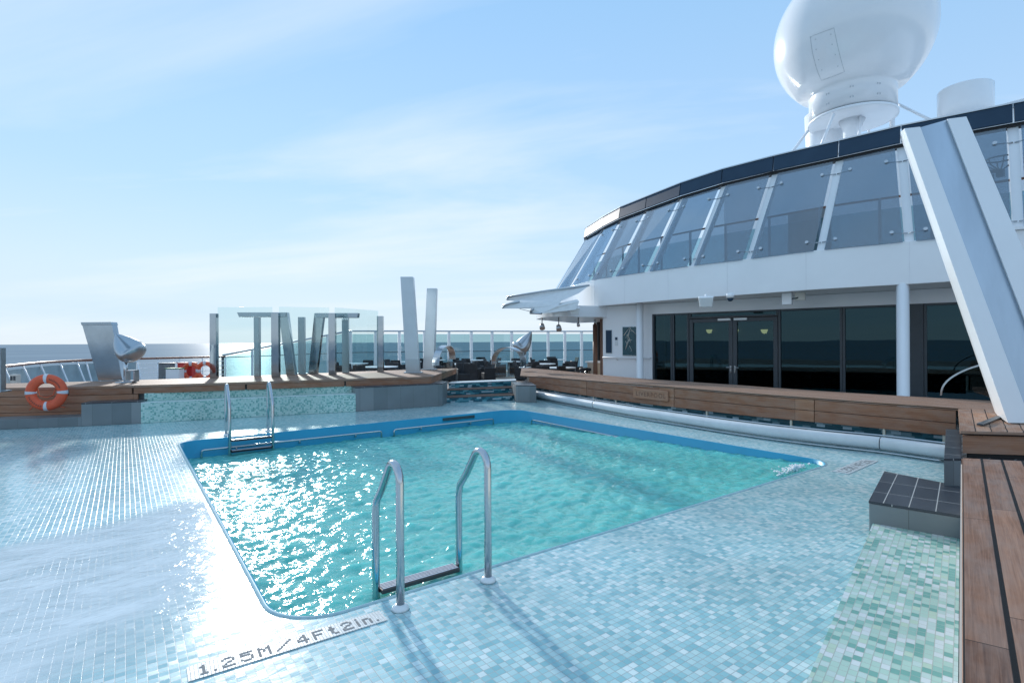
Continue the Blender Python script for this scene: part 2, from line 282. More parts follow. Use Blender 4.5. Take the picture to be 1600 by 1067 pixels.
def water_mat():
    mt, n, o = newmat('pool_water_surface'); b = N(n, 'ShaderNodeBsdfPrincipled'); lk(n, b.outputs[0], o.inputs[0])
    g = N(n, 'ShaderNodeNewGeometry')
    n2 = N(n, 'ShaderNodeTexNoise'); setin(n2, Scale=0.9, Detail=3.0); lk(n, g.outputs['Position'], n2.inputs['Vector'])
    lk(n, ramp(n, n2.outputs['Fac'], [(0.3, (0.105, 0.45, 0.41)), (0.7, (0.165, 0.54, 0.49))]), b.inputs['Base Color'])
    setin(b, Roughness=0.11); b.inputs['IOR'].default_value = 1.36; b.inputs['Subsurface Weight'].default_value = 1.0; b.inputs['Subsurface Radius'].default_value = (0.5, 1.0, 1.0); b.inputs['Subsurface Scale'].default_value = 0.30
    n1 = N(n, 'ShaderNodeTexNoise'); setin(n1, Scale=15.0, Detail=2.0, Roughness=0.5, Distortion=0.6)
    lk(n, VM(n, 'MULTIPLY', g.outputs['Position'], (1.15, 1.25, 1.0)), n1.inputs['Vector'])
    bp = N(n, 'ShaderNodeBump'); setin(bp, Strength=0.6, Distance=0.017); lk(n, n1.outputs['Fac'], bp.inputs['Height']); lk(n, bp.outputs[0], b.inputs['Normal'])
water_mat()

simple('grille_grey', (0.05, 0.09, 0.11), 0.5)
simple('rim_tile', (0.40, 0.58, 0.61), 0.35, var=0.12, vscale=25)
simple('seam_grey', (0.55, 0.58, 0.60), 0.5)
simple('weld_white', (0.78, 0.80, 0.83), 0.4)
# ------------------------------------------------------------------ mesh building
ORG = {}
class MB:
    def __init__(s): s.v = []; s.f = []; s.uv = []; s.sm = []
    def poly(s, pts, uv=None, smooth=False):
        b = len(s.v); s.v += [Vector(p) for p in pts]; s.f.append(list(range(b, b+len(pts)))); s.uv.append(uv); s.sm.append(smooth); return s
    def box(s, c, ax, ay=None, az=None):
        """centre and three half-axis vectors (or one size tuple)"""
        c = Vector(c)
        if ay is None: ax, ay, az = V(ax[0]/2, 0, 0), V(0, ax[1]/2, 0), V(0, 0, ax[2]/2)
        ax, ay, az = Vector(ax), Vector(ay), Vector(az)
        q = [c+ax*i+ay*j+az*k for k in (-1, 1) for j in (-1, 1) for i in (-1, 1)]
        b = len(s.v); s.v += q
        for f in ((0, 2, 3, 1), (4, 5, 7, 6), (0, 1, 5, 4), (2, 6, 7, 3), (0, 4, 6, 2), (1, 3, 7, 5)):
            s.f.append([b+i for i in f]); s.uv.append(None); s.sm.append(False)
        return s
    def loft(s, secs, smooth=False, closed_path=False, caps=True):
        n = len(secs[0]); b = len(s.v)
        for q in secs: s.v += [Vector(p) for p in q]
        us = [0.0]
        for i in range(1, len(secs)): us.append(us[-1]+(Vector(secs[i][0])-Vector(secs[i-1][0])).length)
        vv = [0.0]
        for j in range(n): vv.append(vv[-1]+(Vector(secs[0][(j+1) % n])-Vector(secs[0][j])).length)
        S = len(secs)
        for i in range(S if closed_path else S-1):
            i2 = (i+1) % S; u0 = us[i]; u1 = us[i2] if i2 else us[-1]+(Vector(secs[0][0])-Vector(secs[-1][0])).length
            for j in range(n):
                j2 = (j+1) % n
                s.f.append([b+i*n+j, b+i2*n+j, b+i2*n+j2, b+i*n+j2]); s.uv.append([(u0, vv[j]), (u1, vv[j]), (u1, vv[j+1]), (u0, vv[j+1])]); s.sm.append(smooth)
        if caps and not closed_path:
            s.f.append([b+j for j in range(n)]); s.uv.append(None); s.sm.append(False)
            s.f.append([b+(S-1)*n+j for j in range(n)]); s.uv.append(None); s.sm.append(False)
        return s
    def tube(s, path, r, seg=10, closed=False):
        path = [Vector(p) for p in path]; secs = []; prev = None
        L = len(path)
        for i, p in enumerate(path):
            if closed: t = path[(i+1) % L]-path[i-1]
            else: t = path[min(i+1, L-1)]-path[max(i-1, 0)]
            t.normalize()
            if prev is None:
                a = t.cross(V(0, 0, 1))
                if a.length < 1e-3: a = t.cross(V(0, 1, 0))
            else: a = prev - t*prev.dot(t)
            a.normalize(); prev = a; c = t.cross(a)
            rr = r[i] if isinstance(r, (list, tuple)) else r
            secs.append([p+a*(rr*math.cos(k*2*math.pi/seg))+c*(rr*math.sin(k*2*math.pi/seg)) for k in range(seg)])
        return s.loft(secs, True, closed)
    def lathe(s, prof, c, seg=48):
        c = Vector(c); secs = [[c+V(r*math.cos(a), r*math.sin(a), z) for r, z in prof] for a in [2*math.pi*k/seg for k in range(seg)]]
        n = len(prof); b = len(s.v)
        for q in secs: s.v += q
        for i in range(seg):
            i2 = (i+1) % seg
            for j in range(n-1):
                s.f.append([b+i*n+j, b+i2*n+j, b+i2*n+j+1, b+i*n+j+1]); s.uv.append(None); s.sm.append(True)
        for j, fl in ((0, 1), (n-1, 0)):
            if prof[j][0] > 1e-4:
                s.f.append([b+i*n+j for i in range(seg)]); s.uv.append(None); s.sm.append(False)
        return s
    def prism(s, pts, z0, z1):
        pts = [Vector((p[0], p[1], 0)) for p in pts]; n = len(pts)
        b = len(s.v); s.v += [p+V(0, 0, z0) for p in pts]+[p+V(0, 0, z1) for p in pts]
        for f in [list(range(b, b+n)), list(range(b+n, b+2*n))]+[[b+i, b+(i+1) % n, b+n+(i+1) % n, b+n+i] for i in range(n)]:
            s.f.append(f); s.uv.append(None); s.sm.append(False)
        return s
    def solid(s, pts, off):
        """any planar outline given real thickness"""
        pts = [Vector(p) for p in pts]; off = Vector(off); n = len(pts); b = len(s.v); s.v += pts+[p+off for p in pts]
        for f in [list(range(b, b+n)), list(range(b+n, b+2*n))]+[[b+i, b+(i+1) % n, b+n+(i+1) % n, b+n+i] for i in range(n)]:
            s.f.append(f); s.uv.append(None); s.sm.append(False)
        return s
    def build(s, name, mat, parent=None, bevel=0.0, uvrot=0.0, weld=False, ang=40):
        me = bpy.data.meshes.new(name)
        if parent is not None: org = ORG.get(parent.name, V(0, 0, 0))
        else:
            xs = [p.x for p in s.v]; ys = [p.y for p in s.v]; zs = [p.z for p in s.v]
            org = V((min(xs)+max(xs))/2, (min(ys)+max(ys))/2, min(zs))
        me.from_pydata([p-org for p in s.v], [], s.f)
        uvl = me.uv_layers.new(name='UVMap')
        bm = bmesh.new(); bm.from_mesh(me); lay = bm.loops.layers.uv.active
        ca, sa = math.cos(uvrot), math.sin(uvrot)
        bm.faces.ensure_lookup_table()
        for i, f in enumerate(bm.faces):
            f.smooth = s.sm[i]; u = s.uv[i]
            if u is None:
                nn = f.normal
                for l in f.loops:
                    p = l.vert.co+org
                    if abs(nn.z) > 0.7: l[lay].uv = (p.x*ca+p.y*sa, -p.x*sa+p.y*ca)
                    else:
                        t = V(-nn.y, nn.x, 0).normalized(); l[lay].uv = (p.dot(t), p.z)
            else:
                for l, q in zip(f.loops, u): l[lay].uv = q
        if weld: bmesh.ops.remove_doubles(bm, verts=bm.verts, dist=1e-4)
        bmesh.ops.recalc_face_normals(bm, faces=bm.faces)
        bm.to_mesh(me); bm.free()
        me.materials.append(MAT[mat])
        o = bpy.data.objects.new(name, me); COL.objects.link(o)
        if parent is None: o.location = org; ORG[o.name] = org
        else: o.parent = parent; ORG[o.name] = org
        if bevel:
            bv = o.modifiers.new('edge', 'BEVEL'); bv.width = bevel; bv.segments = 2; bv.limit_method = 'ANGLE'; bv.angle_limit = rad(35)
        return o
def tag(o, label=None, cat=None, group=None, kind=None):
    if label: o['label'] = label
    if cat: o['category'] = cat
    if group: o['group'] = group
    if kind: o['kind'] = kind
    return o
def thing(name, label, cat, loc, group=None):
    o = bpy.data.objects.new(name, None); COL.objects.link(o); o.location = Vector(loc); o.empty_display_size = 0.1
    ORG[o.name] = Vector(loc); return tag(o, label, cat, group)
def struct(o): o['kind'] = 'structure'; return o
def smoothpath(pts, sub=6):
    pts = [Vector(p) for p in pts]; outp = []
    for i in range(len(pts)-1):
        p0 = pts[max(i-1, 0)]; p1 = pts[i]; p2 = pts[i+1]; p3 = pts[min(i+2, len(pts)-1)]
        if i == 0: p0 = p1*2-p2
        if i+2 >= len(pts): p3 = p2*2-p1
        for k in range(sub):
            t = k/sub
            outp.append(0.5*((2*p1)+(p2-p0)*t+(2*p0-5*p1+4*p2-p3)*t*t+(3*p1-p0-3*p2+p3)*t*t*t))
    outp.append(pts[-1]); return outp
def resample(pts, n):
    L = [0]
    for i in range(1, len(pts)): L.append(L[-1]+(pts[i]-pts[i-1]).length)
    r = []
    for k in range(n):
        s = L[-1]*k/(n-1); i = 1
        while i < len(L)-1 and L[i] < s: i += 1
        t = (s-L[i-1])/max(1e-9, L[i]-L[i-1]); r.append(pts[i-1].lerp(pts[i], t))
    return r
def slab(mb, front, back, th):
    """deck-like slab between two edge lines; UV u along, v across"""
    n = max(len(front), len(back)); f = resample(front, n) if len(front) != n else front; b = resample(back, n) if len(back) != n else back
    dz = V(0, 0, th); return mb.loft([[f[i], b[i], b[i]-dz, f[i]-dz] for i in range(n)])
def normals2d(path):
    r = []
    for i, p in enumerate(path):
        t = path[min(i+1, len(path)-1)]-path[max(i-1, 0)]; t.z = 0; t.normalize(); r.append(V(-t.y, t.x, 0))
    return r
def wallstrip(mb, path, z0, z1, th, off=0.0):
    """wall along a plan line; th to the left of travel"""
    nm = normals2d(path); secs = []
    for p, q in zip(path, nm):
        a = V(p.x, p.y, 0)+q*off; b = a+q*th
        secs.append([a+V(0, 0, z0), a+V(0, 0, z1), b+V(0, 0, z1), b+V(0, 0, z0)])
    return mb.loft(secs)
def plane_text(body, size, name, mat, parent, origin, xdir, ydir, depth=0.002, stretch=1.0):
    cu = bpy.data.curves.new('letters', 'FONT'); cu.body = body; cu.size = size; cu.extrude = depth; cu.space_character = 1.25
    to = bpy.data.objects.new('letters', cu); COL.objects.link(to)
    dg = bpy.context.evaluated_depsgraph_get(); me = bpy.data.meshes.new_from_object(to.evaluated_get(dg))
    bpy.data.objects.remove(to); me.materials.clear(); me.materials.append(MAT[mat])
    x = Vector(xdir).normalized(); y = Vector(ydir).normalized(); z = x.cross(y); org = ORG[parent.name]
    for v in me.vertices: v.co = Vector(origin)+x*(v.co.x*stretch)+y*v.co.y+z*v.co.z-org
    o = bpy.data.objects.new(name, me); COL.objects.link(o); o.parent = parent; return o

# ================================================================== THE SETTING
# sea
SEA_Z = -34.0
mb = MB(); R_ = 45000
mb.poly([V(R_*math.cos(a), R_*math.sin(a), SEA_Z) for a in [2*math.pi*k/96 for k in range(96)]])
struct(mb.build('sea', 'sea_water'))

# pool outline, deck with the hole
PX0, PX1, PY0, PY1 = 0.65, 7.02, 2.97, 9.52
def rrect(x0, x1, y0, y1, rads, n=10):
    pts = []
    for (cx_, cy_, r, a0) in ((x0, y0, rads[0], 180), (x1, y0, rads[1], 270), (x1, y1, rads[2], 0), (x0, y1, rads[3], 90)):
        sx = 1 if a0 in (180, 90) else -1; sy = 1 if a0 in (180, 270) else -1
        for k in range(n+1):
            a = rad(a0+90*k/n); pts.append(V(cx_+sx*r+r*math.cos(a), cy_+sy*r+r*math.sin(a), 0))
    return pts
pool = rrect(PX0, PX1, PY0, PY1, (0.34, 0.30, 0.45, 0.25))
def offset_loop(loop, d):
    c = sum(loop, V(0, 0, 0))/len(loop); n = len(loop); r = []
    for i in range(n):
        t = loop[(i+1) % n]-loop[i-1]; t.normalize(); r.append(loop[i]+V(t.y, -t.x, 0)*d)
    return r
def holed_sheet(name, outer, hole, z, mat):
    bm = bmesh.new(); es = []
    for lp in (outer, hole):
        vs_ = [bm.verts.new((p[0], p[1], z)) for p in lp]
        es += [bm.edges.new((vs_[i], vs_[(i+1) % len(vs_)])) for i in range(len(vs_))]
    bmesh.ops.triangle_fill(bm, use_beauty=True, use_dissolve=False, edges=es)
    lay = bm.loops.layers.uv.new('UVMap')
    for f in bm.faces:
        if f.normal.z < 0: f.normal_flip()
        for l in f.loops: l[lay].uv = (l.vert.co.x, l.vert.co.y)
    me = bpy.data.meshes.new(name); bm.to_mesh(me); bm.free(); me.materials.append(MAT[mat])
    o = bpy.data.objects.new(name, me); COL.objects.link(o); ORG[o.name] = V(0, 0, 0); return o
deck_outer = [(-9, -6), (-9, 15), (-5, 14.4), (-1.7, 13.3), (0.3, 12.6), (1.3, 12.45), (4.1, 11.75), (6.2, 11.55), (6.6, 11.95), (8.2, 11.4), (9.0, 11.3), (8.85, 9.2), (8.4, 6.3), (8.35, 4.2), (8.5, 2.6), (8.3, 1.7), (6.1, 1.1), (4.9, 0.7), (3.5, -6)]
struct(holed_sheet('pool_deck', deck_outer, offset_loop(pool, 0.02), 0.0, 'deck_mosaic'))
# main deck beyond the raised pool surround
MD = -0.25
struct(holed_sheet('main_deck', [(-26, -10), (-26, 16), (-9, 17.5), (-2.6, 20.2), (3.2, 26.6), (10, 28.9), (24.2, 24.4), (34, 14), (34, -12)], [(-2, 1.2), (8.0, 1.2), (8.0, 10.6), (-2, 10.6)], MD, 'deck_teak'))

# pool shell
SW = thing('swimming_pool', 'sunken pool lined in bright blue with steel grab rails under its rim', 'swimming pool', ((PX0+PX1)/2, (PY0+PY1)/2, -1.3))
mb = MB(); inner = pool; secs = []
prof = [(0.022, 0.003), (0.0, 0.006), (-0.012, 0.0), (-0.012, -1.3)]
loops = [[p+V(0, 0, z) for p in offset_loop(pool, d)] for d, z in prof]
n_ = len(pool)
for a in range(1, len(loops)-1):
    for i in range(n_): mb.poly([loops[a][i], loops[a][(i+1) % n_], loops[a+1][(i+1) % n_], loops[a+1][i]], smooth=True)
mb.poly([p+V(0, 0, -1.3) for p in offset_loop(pool, -0.012)])
mb.build('liner', 'pool_blue', SW, weld=True)
mb = MB()
for i in range(n_): mb.poly([loops[0][i], loops[0][(i+1) % n_], loops[1][(i+1) % n_], loops[1][i]], smooth=True)
for i in range(n_):
    a, b_ = loops[0][i], loops[0][(i+1) % n_]; mb.poly([a, b_, b_-V(0, 0, 0.03), a-V(0, 0, 0.03)])
mb.build('rim', 'rim_tile', SW, weld=True)
def water_z(x, y): return -0.052 - 0.205*max(0.0, min(1.0, (y-PY0)/(PY1-PY0))) - 0.010*(PX1-x)/6.4
def grab_rail(p0, p1, wall, up=0.10):
    """tube along the wall with turned-down ends; wall = direction to the wall"""
    p0, p1 = Vector(p0), Vector(p1); w_ = Vector(wall)
    mb = MB(); dn = V(0, 0, -0.14)
    d = (p1-p0).normalized()
    path = [p0+dn, p0+V(0, 0, -0.03), p0+d*0.015+V(0, 0, -0.008), p0+d*0.04, p1-d*0.04, p1-d*0.015+V(0, 0, -0.008), p1+V(0, 0, -0.03), p1+dn]
    mb.tube(path, 0.017, 8)
    L = (p1-p0).length; k = max(1, int(L/1.3))
    for i in range(k+1):
        q = p0.lerp(p1, (i+0.5)/(k+1)); mb.tube([q, q+dn*0.4, q+dn*0.4+w_*0.09], 0.012, 6)
    return mb.build('grab_rail', 'steel', SW)
yb = PY1-0.09
grab_rail((0.95, yb, -0.145), (3.85, yb, -0.145), (0, 1, 0)); grab_rail((4.1, yb, -0.145), (6.35, yb, -0.145), (0, 1, 0))
grab_rail((PX1-0.09, 8.85, -0.15), (PX1-0.09, 6.35, -0.17), (1, 0, 0))
mb = MB(); mb.box((5.55, PY1-0.016, -0.06), (0.75, 0.02, 0.055))
for k in range(14): mb.box((5.2+k*0.054, PY1-0.03, -0.06), (0.012, 0.012, 0.05))
mb.build('overflow_grille', 'grille_grey', SW)

# water
mb = MB(); nx = 300; x0, x1, y0, y1 = PX0-0.03, PX1+0.03, PY0-0.03, PY1+0.03
def wave(x, y):
    h = 0.012*mnoise.noise(V(x*1.1+y*0.35, y*1.5-x*0.5, 0.3))
    h += 0.018*mnoise.noise(V(x*2.9+y*0.5, y*4.6-x*1.1, 4.1))
    h += 0.017*mnoise.noise(V(x*6.0, y*9.5-x*1.5, 9.7))
    h += 0.011*mnoise.noise(V(x*15, y*17, 2.2))
    return h
verts = []; faces = []
for j in range(nx+1):
    for i in range(nx+1):
        x = x0+(x1-x0)*i/nx; y = y0+(y1-y0)*j/nx
        verts.append((x, y, water_z(x, y)+wave(x, y)))
for j in range(nx):
    for i in range(nx):
        a = j*(nx+1)+i; faces.append((a, a+1, a+nx+2, a+nx+1))
W_ = nx+1; bl = len(verts)
edge = [i for i in range(W_)]+[j*W_+nx for j in range(1, W_)]+[nx*W_+i for i in range(nx-1, -1, -1)]+[j*W_ for j in range(nx-1, 0, -1)]
for k in edge: verts.append((verts[k][0], verts[k][1], -1.25))
ne = len(edge)
for k in range(ne): faces.append((edge[k], bl+k, bl+(k+1) % ne, edge[(k+1) % ne]))
faces.append(tuple(bl+k for k in range(ne-1, -1, -1)))
me = bpy.data.meshes.new('pool_water'); me.from_pydata(verts, [], faces); me.materials.append(MAT['pool_water_surface'])
for p in me.polygons: p.use_smooth = True
wo = bpy.data.objects.new('pool_water', me); COL.objects.link(wo); struct(wo)
# thin overflow film on the near left deck, white sheen painted into its colour
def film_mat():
    mt, n, o = newmat('overflow_water_painted_sheen'); g = N(n, 'ShaderNodeNewGeometry')
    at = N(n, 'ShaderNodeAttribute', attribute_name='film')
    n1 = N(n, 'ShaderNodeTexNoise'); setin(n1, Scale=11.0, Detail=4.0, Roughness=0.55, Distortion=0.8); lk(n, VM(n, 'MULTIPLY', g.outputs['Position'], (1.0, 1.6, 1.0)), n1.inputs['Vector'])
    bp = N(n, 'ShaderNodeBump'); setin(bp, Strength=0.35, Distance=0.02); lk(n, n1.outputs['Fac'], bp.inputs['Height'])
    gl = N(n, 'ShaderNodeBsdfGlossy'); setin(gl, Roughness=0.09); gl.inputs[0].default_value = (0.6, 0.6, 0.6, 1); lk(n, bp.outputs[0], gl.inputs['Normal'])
    df = N(n, 'ShaderNodeBsdfDiffuse'); df.inputs[0].default_value = (0.76, 0.84, 0.87, 1)  # pale diffuse paints in the white glare lying on the wet tiles
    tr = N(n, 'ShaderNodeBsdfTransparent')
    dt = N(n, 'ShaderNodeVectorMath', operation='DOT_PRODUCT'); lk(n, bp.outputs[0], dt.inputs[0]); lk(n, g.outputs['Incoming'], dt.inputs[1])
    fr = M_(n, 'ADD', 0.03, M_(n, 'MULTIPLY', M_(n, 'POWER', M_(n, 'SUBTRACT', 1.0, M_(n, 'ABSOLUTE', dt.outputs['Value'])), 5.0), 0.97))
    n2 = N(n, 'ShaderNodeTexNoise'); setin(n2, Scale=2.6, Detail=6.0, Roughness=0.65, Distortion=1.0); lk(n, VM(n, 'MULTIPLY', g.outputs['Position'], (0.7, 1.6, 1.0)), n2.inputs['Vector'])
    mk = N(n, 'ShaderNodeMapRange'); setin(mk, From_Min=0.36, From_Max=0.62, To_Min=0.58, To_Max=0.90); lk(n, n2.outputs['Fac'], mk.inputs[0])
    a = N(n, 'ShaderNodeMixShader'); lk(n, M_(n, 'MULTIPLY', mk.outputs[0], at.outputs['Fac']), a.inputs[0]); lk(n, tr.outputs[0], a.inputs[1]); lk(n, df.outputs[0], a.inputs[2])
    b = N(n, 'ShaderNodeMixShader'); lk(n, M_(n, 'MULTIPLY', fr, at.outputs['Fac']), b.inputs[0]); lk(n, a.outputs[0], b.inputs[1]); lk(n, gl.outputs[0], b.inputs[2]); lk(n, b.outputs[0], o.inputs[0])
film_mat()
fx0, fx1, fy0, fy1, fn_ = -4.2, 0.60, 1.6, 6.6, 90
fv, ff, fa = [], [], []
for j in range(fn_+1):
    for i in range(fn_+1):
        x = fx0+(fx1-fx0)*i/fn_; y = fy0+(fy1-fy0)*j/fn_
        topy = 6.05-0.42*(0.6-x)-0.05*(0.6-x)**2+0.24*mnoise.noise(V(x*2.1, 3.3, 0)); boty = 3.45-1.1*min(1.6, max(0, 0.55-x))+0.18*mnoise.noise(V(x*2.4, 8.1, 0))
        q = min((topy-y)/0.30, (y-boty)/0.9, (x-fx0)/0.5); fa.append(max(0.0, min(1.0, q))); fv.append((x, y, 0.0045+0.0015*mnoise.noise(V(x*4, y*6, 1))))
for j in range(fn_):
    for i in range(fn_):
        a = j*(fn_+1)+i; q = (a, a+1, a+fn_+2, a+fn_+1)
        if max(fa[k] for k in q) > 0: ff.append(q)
me = bpy.data.meshes.new('overflow_sheen_film'); me.from_pydata(fv, [], ff); me.materials.append(MAT['overflow_water_painted_sheen'])
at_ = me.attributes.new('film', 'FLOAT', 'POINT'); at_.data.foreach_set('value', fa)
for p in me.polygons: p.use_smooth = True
fo = bpy.data.objects.new('overflow_water_painted_sheen', me); COL.objects.link(fo); struct(fo)
# splash where the inlet boils
mb = MB(); c0 = V(6.55, 3.16, water_z(6.55, 3.16)+0.01)
for k in range(150):
    a = random.random()*6.283; r = abs(random.gauss(0, 0.12)); p = c0+V(1.6*r*math.cos(a)-0.1, 0.7*abs(r*math.sin(a))-0.02, max(0, 0.06*random.random()*(1-r*3))); q = random.uniform(0.006, 0.022)
    b = len(mb.v); mb.v += [p+V(q, 0, 0), p+V(-q, 0, 0), p+V(0, q, 0), p+V(0, -q, 0), p+V(0, 0, q), p+V(0, 0, -q)]
    for f in ((0, 2, 4), (2, 1, 4), (1, 3, 4), (3, 0, 4), (2, 0, 5), (1, 2, 5), (3, 1, 5), (0, 3, 5)): mb.f.append([b+i for i in f]); mb.uv.append(None); mb.sm.append(True)
o = mb.build('foam', 'white_gelcoat'); tag(o, 'white bubbling foam in the right front corner of the pool', 'foam', kind='stuff')

# ------------------------------------------------------------------ ladders
def ladder(xs, base_y, dirn, label, hgt=0.80, gap=0.36, zdeck=0.0, treads=((-0.03, 'teak'),)):
    d = V(0, dirn, 0); root = thing('pool_ladder', label, 'ladder', (sum(xs)/2, base_y, zdeck), 'ladders of the pool')
    for x in xs:
        b = V(x, base_y, zdeck); g = gap
        path = [b, b+V(0, 0, hgt*0.5), b+V(0, 0, hgt*0.88)]
        cx_ = b+V(0, 0, hgt*0.88)+d*0.085
        for k in range(1, 7):
            a = math.pi-k*rad(133)/6; path.append(cx_+d*(0.085*math.cos(a))+V(0, 0, 0.085*math.sin(a)*1.15))
        end = b+d*g+V(0, 0, hgt*0.60)
        path += [path[-1].lerp(end, 0.5), end+V(0, 0, 0.05)-d*0.018, end-V(0, 0, 0.03), b+d*g+V(0, 0, 0.1), b+d*g-V(0, 0, 0.75)]
        r = MB().tube(path, 0.0235, 16).build('rail', 'steel', root)
        MB().lathe([(0.0235, 0.03), (0.034, 0.026), (0.047, 0.012), (0.05, 0.0)], b+V(0, 0, 0.002), 24).build('flange', 'white_trim', r)
    for z, mt in treads:
        mb = MB(); c = V(sum(xs)/2, base_y+dirn*gap, z); hw = abs(xs[1]-xs[0])/2-0.02
        mb.box(c, (hw, 0, 0), (0, 0.05, 0), (0, 0, 0.014))
        t = mb.build('tread', 'tread_brown' if mt == 'teak' else 'black_rubber', root, bevel=0.006)
        mb = MB()
        for k in range(5): mb.box(c+V(0, -0.036+k*0.018, 0.0155), (hw*0.97, 0, 0), (0, 0.0035, 0), (0, 0, 0.002))
        mb.build('grip_strip', 'reflective_tape', t)
    return root
simple('tread_brown', (0.09, 0.06, 0.055), 0.4)
ladder((1.25, 1.84), 2.80, 1, 'steel pool ladder standing at the near edge of the pool, beside the painted depth numbers')
ladder((1.33, 1.96), 9.72, -1, 'steel pool ladder at the far edge of the pool, in front of the mosaic wall', hgt=0.83, treads=((-0.03, 'teak'), (-0.20, 'black')))

# ------------------------------------------------------------------ depth markers
def marker(c0, c1, wd, body, label, size):
    c0, c1 = Vector(c0), Vector(c1); x = (c1-c0).normalized(); y = V(-x.y, x.x, 0)
    root = thing('depth_marker', label, 'depth marker', (c0+c1)/2+V(0, 0, 0.004), 'depth markers set in the deck')
    mb = MB(); mb.box((c0+c1)/2+V(0, 0, 0.003), (c1-c0)/2, y*wd/2, V(0, 0, 0.002)); mb.build('marker_plate', 'marker_tile', root, uvrot=math.atan2(x.y, x.x))
    L = (c1-c0).length
    FONT = {'1': '010 110 010 010 010 010 111', '.': '0 0 0 0 0 0 1', '2': '01110 10001 00001 00110 01000 10000 11111', '5': '11111 10000 11110 00001 00001 10001 01110', 'M': '10001 11011 10101 10101 10001 10001 10001',
            '/': '0000001 0000010 0000100 0001000 0010000 0100000 1000000', '4': '00010 00110 01010 10010 11111 00010 00010', 'F': '11111 10000 10000 11110 10000 10000 10000', 't': '0100 0100 1110 0100 0100 0100 0011', 'i': '1 0 1 1 1 1 1', 'n': '0000 0000 1110 1001 1001 1001 1001'}
    cell = size/7; tot = sum(len(FONT[ch].split()[0])+2 for ch in body); cw = L*0.93/tot; px = L*0.04+cw
    for ch in body:
        rows = FONT[ch].split(); mb = MB()
        for r_, row_ in enumerate(rows):
            for c_, bit in enumerate(row_):
                if bit == '1': mb.box(c0+x*(px+(c_+0.5)*cw)+y*((3-r_)*cell)+V(0, 0, 0.0056), x*cw*0.53, y*cell*0.53, V(0, 0, 0.0008))
        mb.build('letter', 'letter_tile', root); px += (len(rows[0])+2)*cw
    return root
marker((0.225, 2.82, 0), (1.145, 2.79, 0), 0.125, '1.25M/4Ft2in.', 'white tile strip with dark depth lettering in the deck beside the near ladder', 0.085)
marker((6.53, 2.70, 0), (7.52, 2.76, 0), 0.17, '1.25M/4Ft2in.', 'pale tile strip with dark depth lettering by the right front corner of the pool', 0.11)

# ================================================================== LEFT SURROUND
base_px = [(0, 671), (127, 666), (220, 661.5), (320, 655.5), (440, 649), (556, 643), (691, 634)]
bp_ = [P(x, y, 0) for x, y in base_px]
ext = bp_[0]+(bp_[0]-bp_[1])*3; ext.z = 0
CZ = 0.69
cope_px = [(9, 606), (110, 604.2), (207, 602), (300, 599.4), (384, 596.6), (460, 594.4), (539, 592), (620, 589.6), (674, 588)]
cf = [P(x, y, CZ) for x, y in cope_px]; cf = [cf[0]+(cf[0]-cf[1])*3.0]+cf
cf = smoothpath(cf, 4)
cbk = smoothpath([V(-5.5, 16.9, CZ), V(-1.9, 15.0, CZ), V(1.5, 14.35, CZ), V(5.2, 14.5, CZ), V(8.25, 14.25, CZ)], 8)
# timber coping: slab top + front fascia panels
CO = thing('timber_ledge', 'broad teak ledge along the left side of the pool deck, above the mosaic seat', 'ledge', (2, 13.2, 0.0))
mb = MB(); slab(mb, cf, cbk, 0.05); mb.build('ledge_top', 'teak_top', CO, bevel=0.006)
def seg_between(path, pxa, pxb):
    def px_of(p):
        q = p-EYE; return 800+FPX*q.dot(CR)/q.dot(FWD)
    pts = resample(path, 2500); r = [p for p in pts if pxa <= px_of(p) <= pxb]
    return r if len(r) > 1 else pts[:2]
for a, b_ in ((-900, 105), (107.5, 206), (208.5, 383), (385.5, 538), (540.5, 674)):
    sg = resample(seg_between(cf, a, b_), 8); mb = MB(); nm = normals2d(sg)
    mb.loft([[p+q*0.004-V(0, 0, 0.052), p+q*0.05-V(0, 0, 0.052), p+q*0.05-V(0, 0, 0.165), p+q*0.004-V(0, 0, 0.165)] for p, q in zip(sg, nm)])
    mb.build('fascia_board', 'teak_front', CO, bevel=0.004)
mb = MB(); e0, e1 = cf[-1], cbk[-1]; dn = V(0, 0, 1)
tt = (e1-e0).normalized(); nn = V(tt.y, -tt.x, 0)
mb.box((e0+e1)/2-V(0, 0, 0.11)-nn*0.03, (e1-e0)/2*0.995, nn*0.02, V(0, 0, 0.055)); mb.build('end_board', 'teak_front', CO)
mb = MB(); wallstrip(mb, [V(p.x, p.y, 0) for p in cf], 0.0, CZ-0.05, 0.25, off=0.12); mb.build('core_wall', 'grey_tile_plain', CO)
# timber wall at the far left, in three boards
mb = MB(); sg = resample(seg_between(cf, -900, 215), 12); nm = normals2d(sg)
for k in range(3):
    z1 = CZ-0.172-k*0.150; z0 = z1-0.143
    mb.loft([[V(p.x, p.y, z1)+q*0.012, V(p.x, p.y, z1)+q*0.06, V(p.x, p.y, z0)+q*0.06, V(p.x, p.y, z0)+q*0.012] for p, q in zip(sg, nm)])
mb.build('wall_board', 'teak_front', CO, bevel=0.004)
# low kerb at far left
def inset(path, d): return [p+q*d for p, q in zip(path, normals2d(path))]
kb = [ext, bp_[0], bp_[1]]
o = MB(); wallstrip(o, kb, 0.0, 0.17, 0.5); o = o.build('kerb', 'grey_wall_tile', bevel=0.006); tag(o, 'low grey tiled kerb below the timber wall with the lifebuoy', 'kerb')
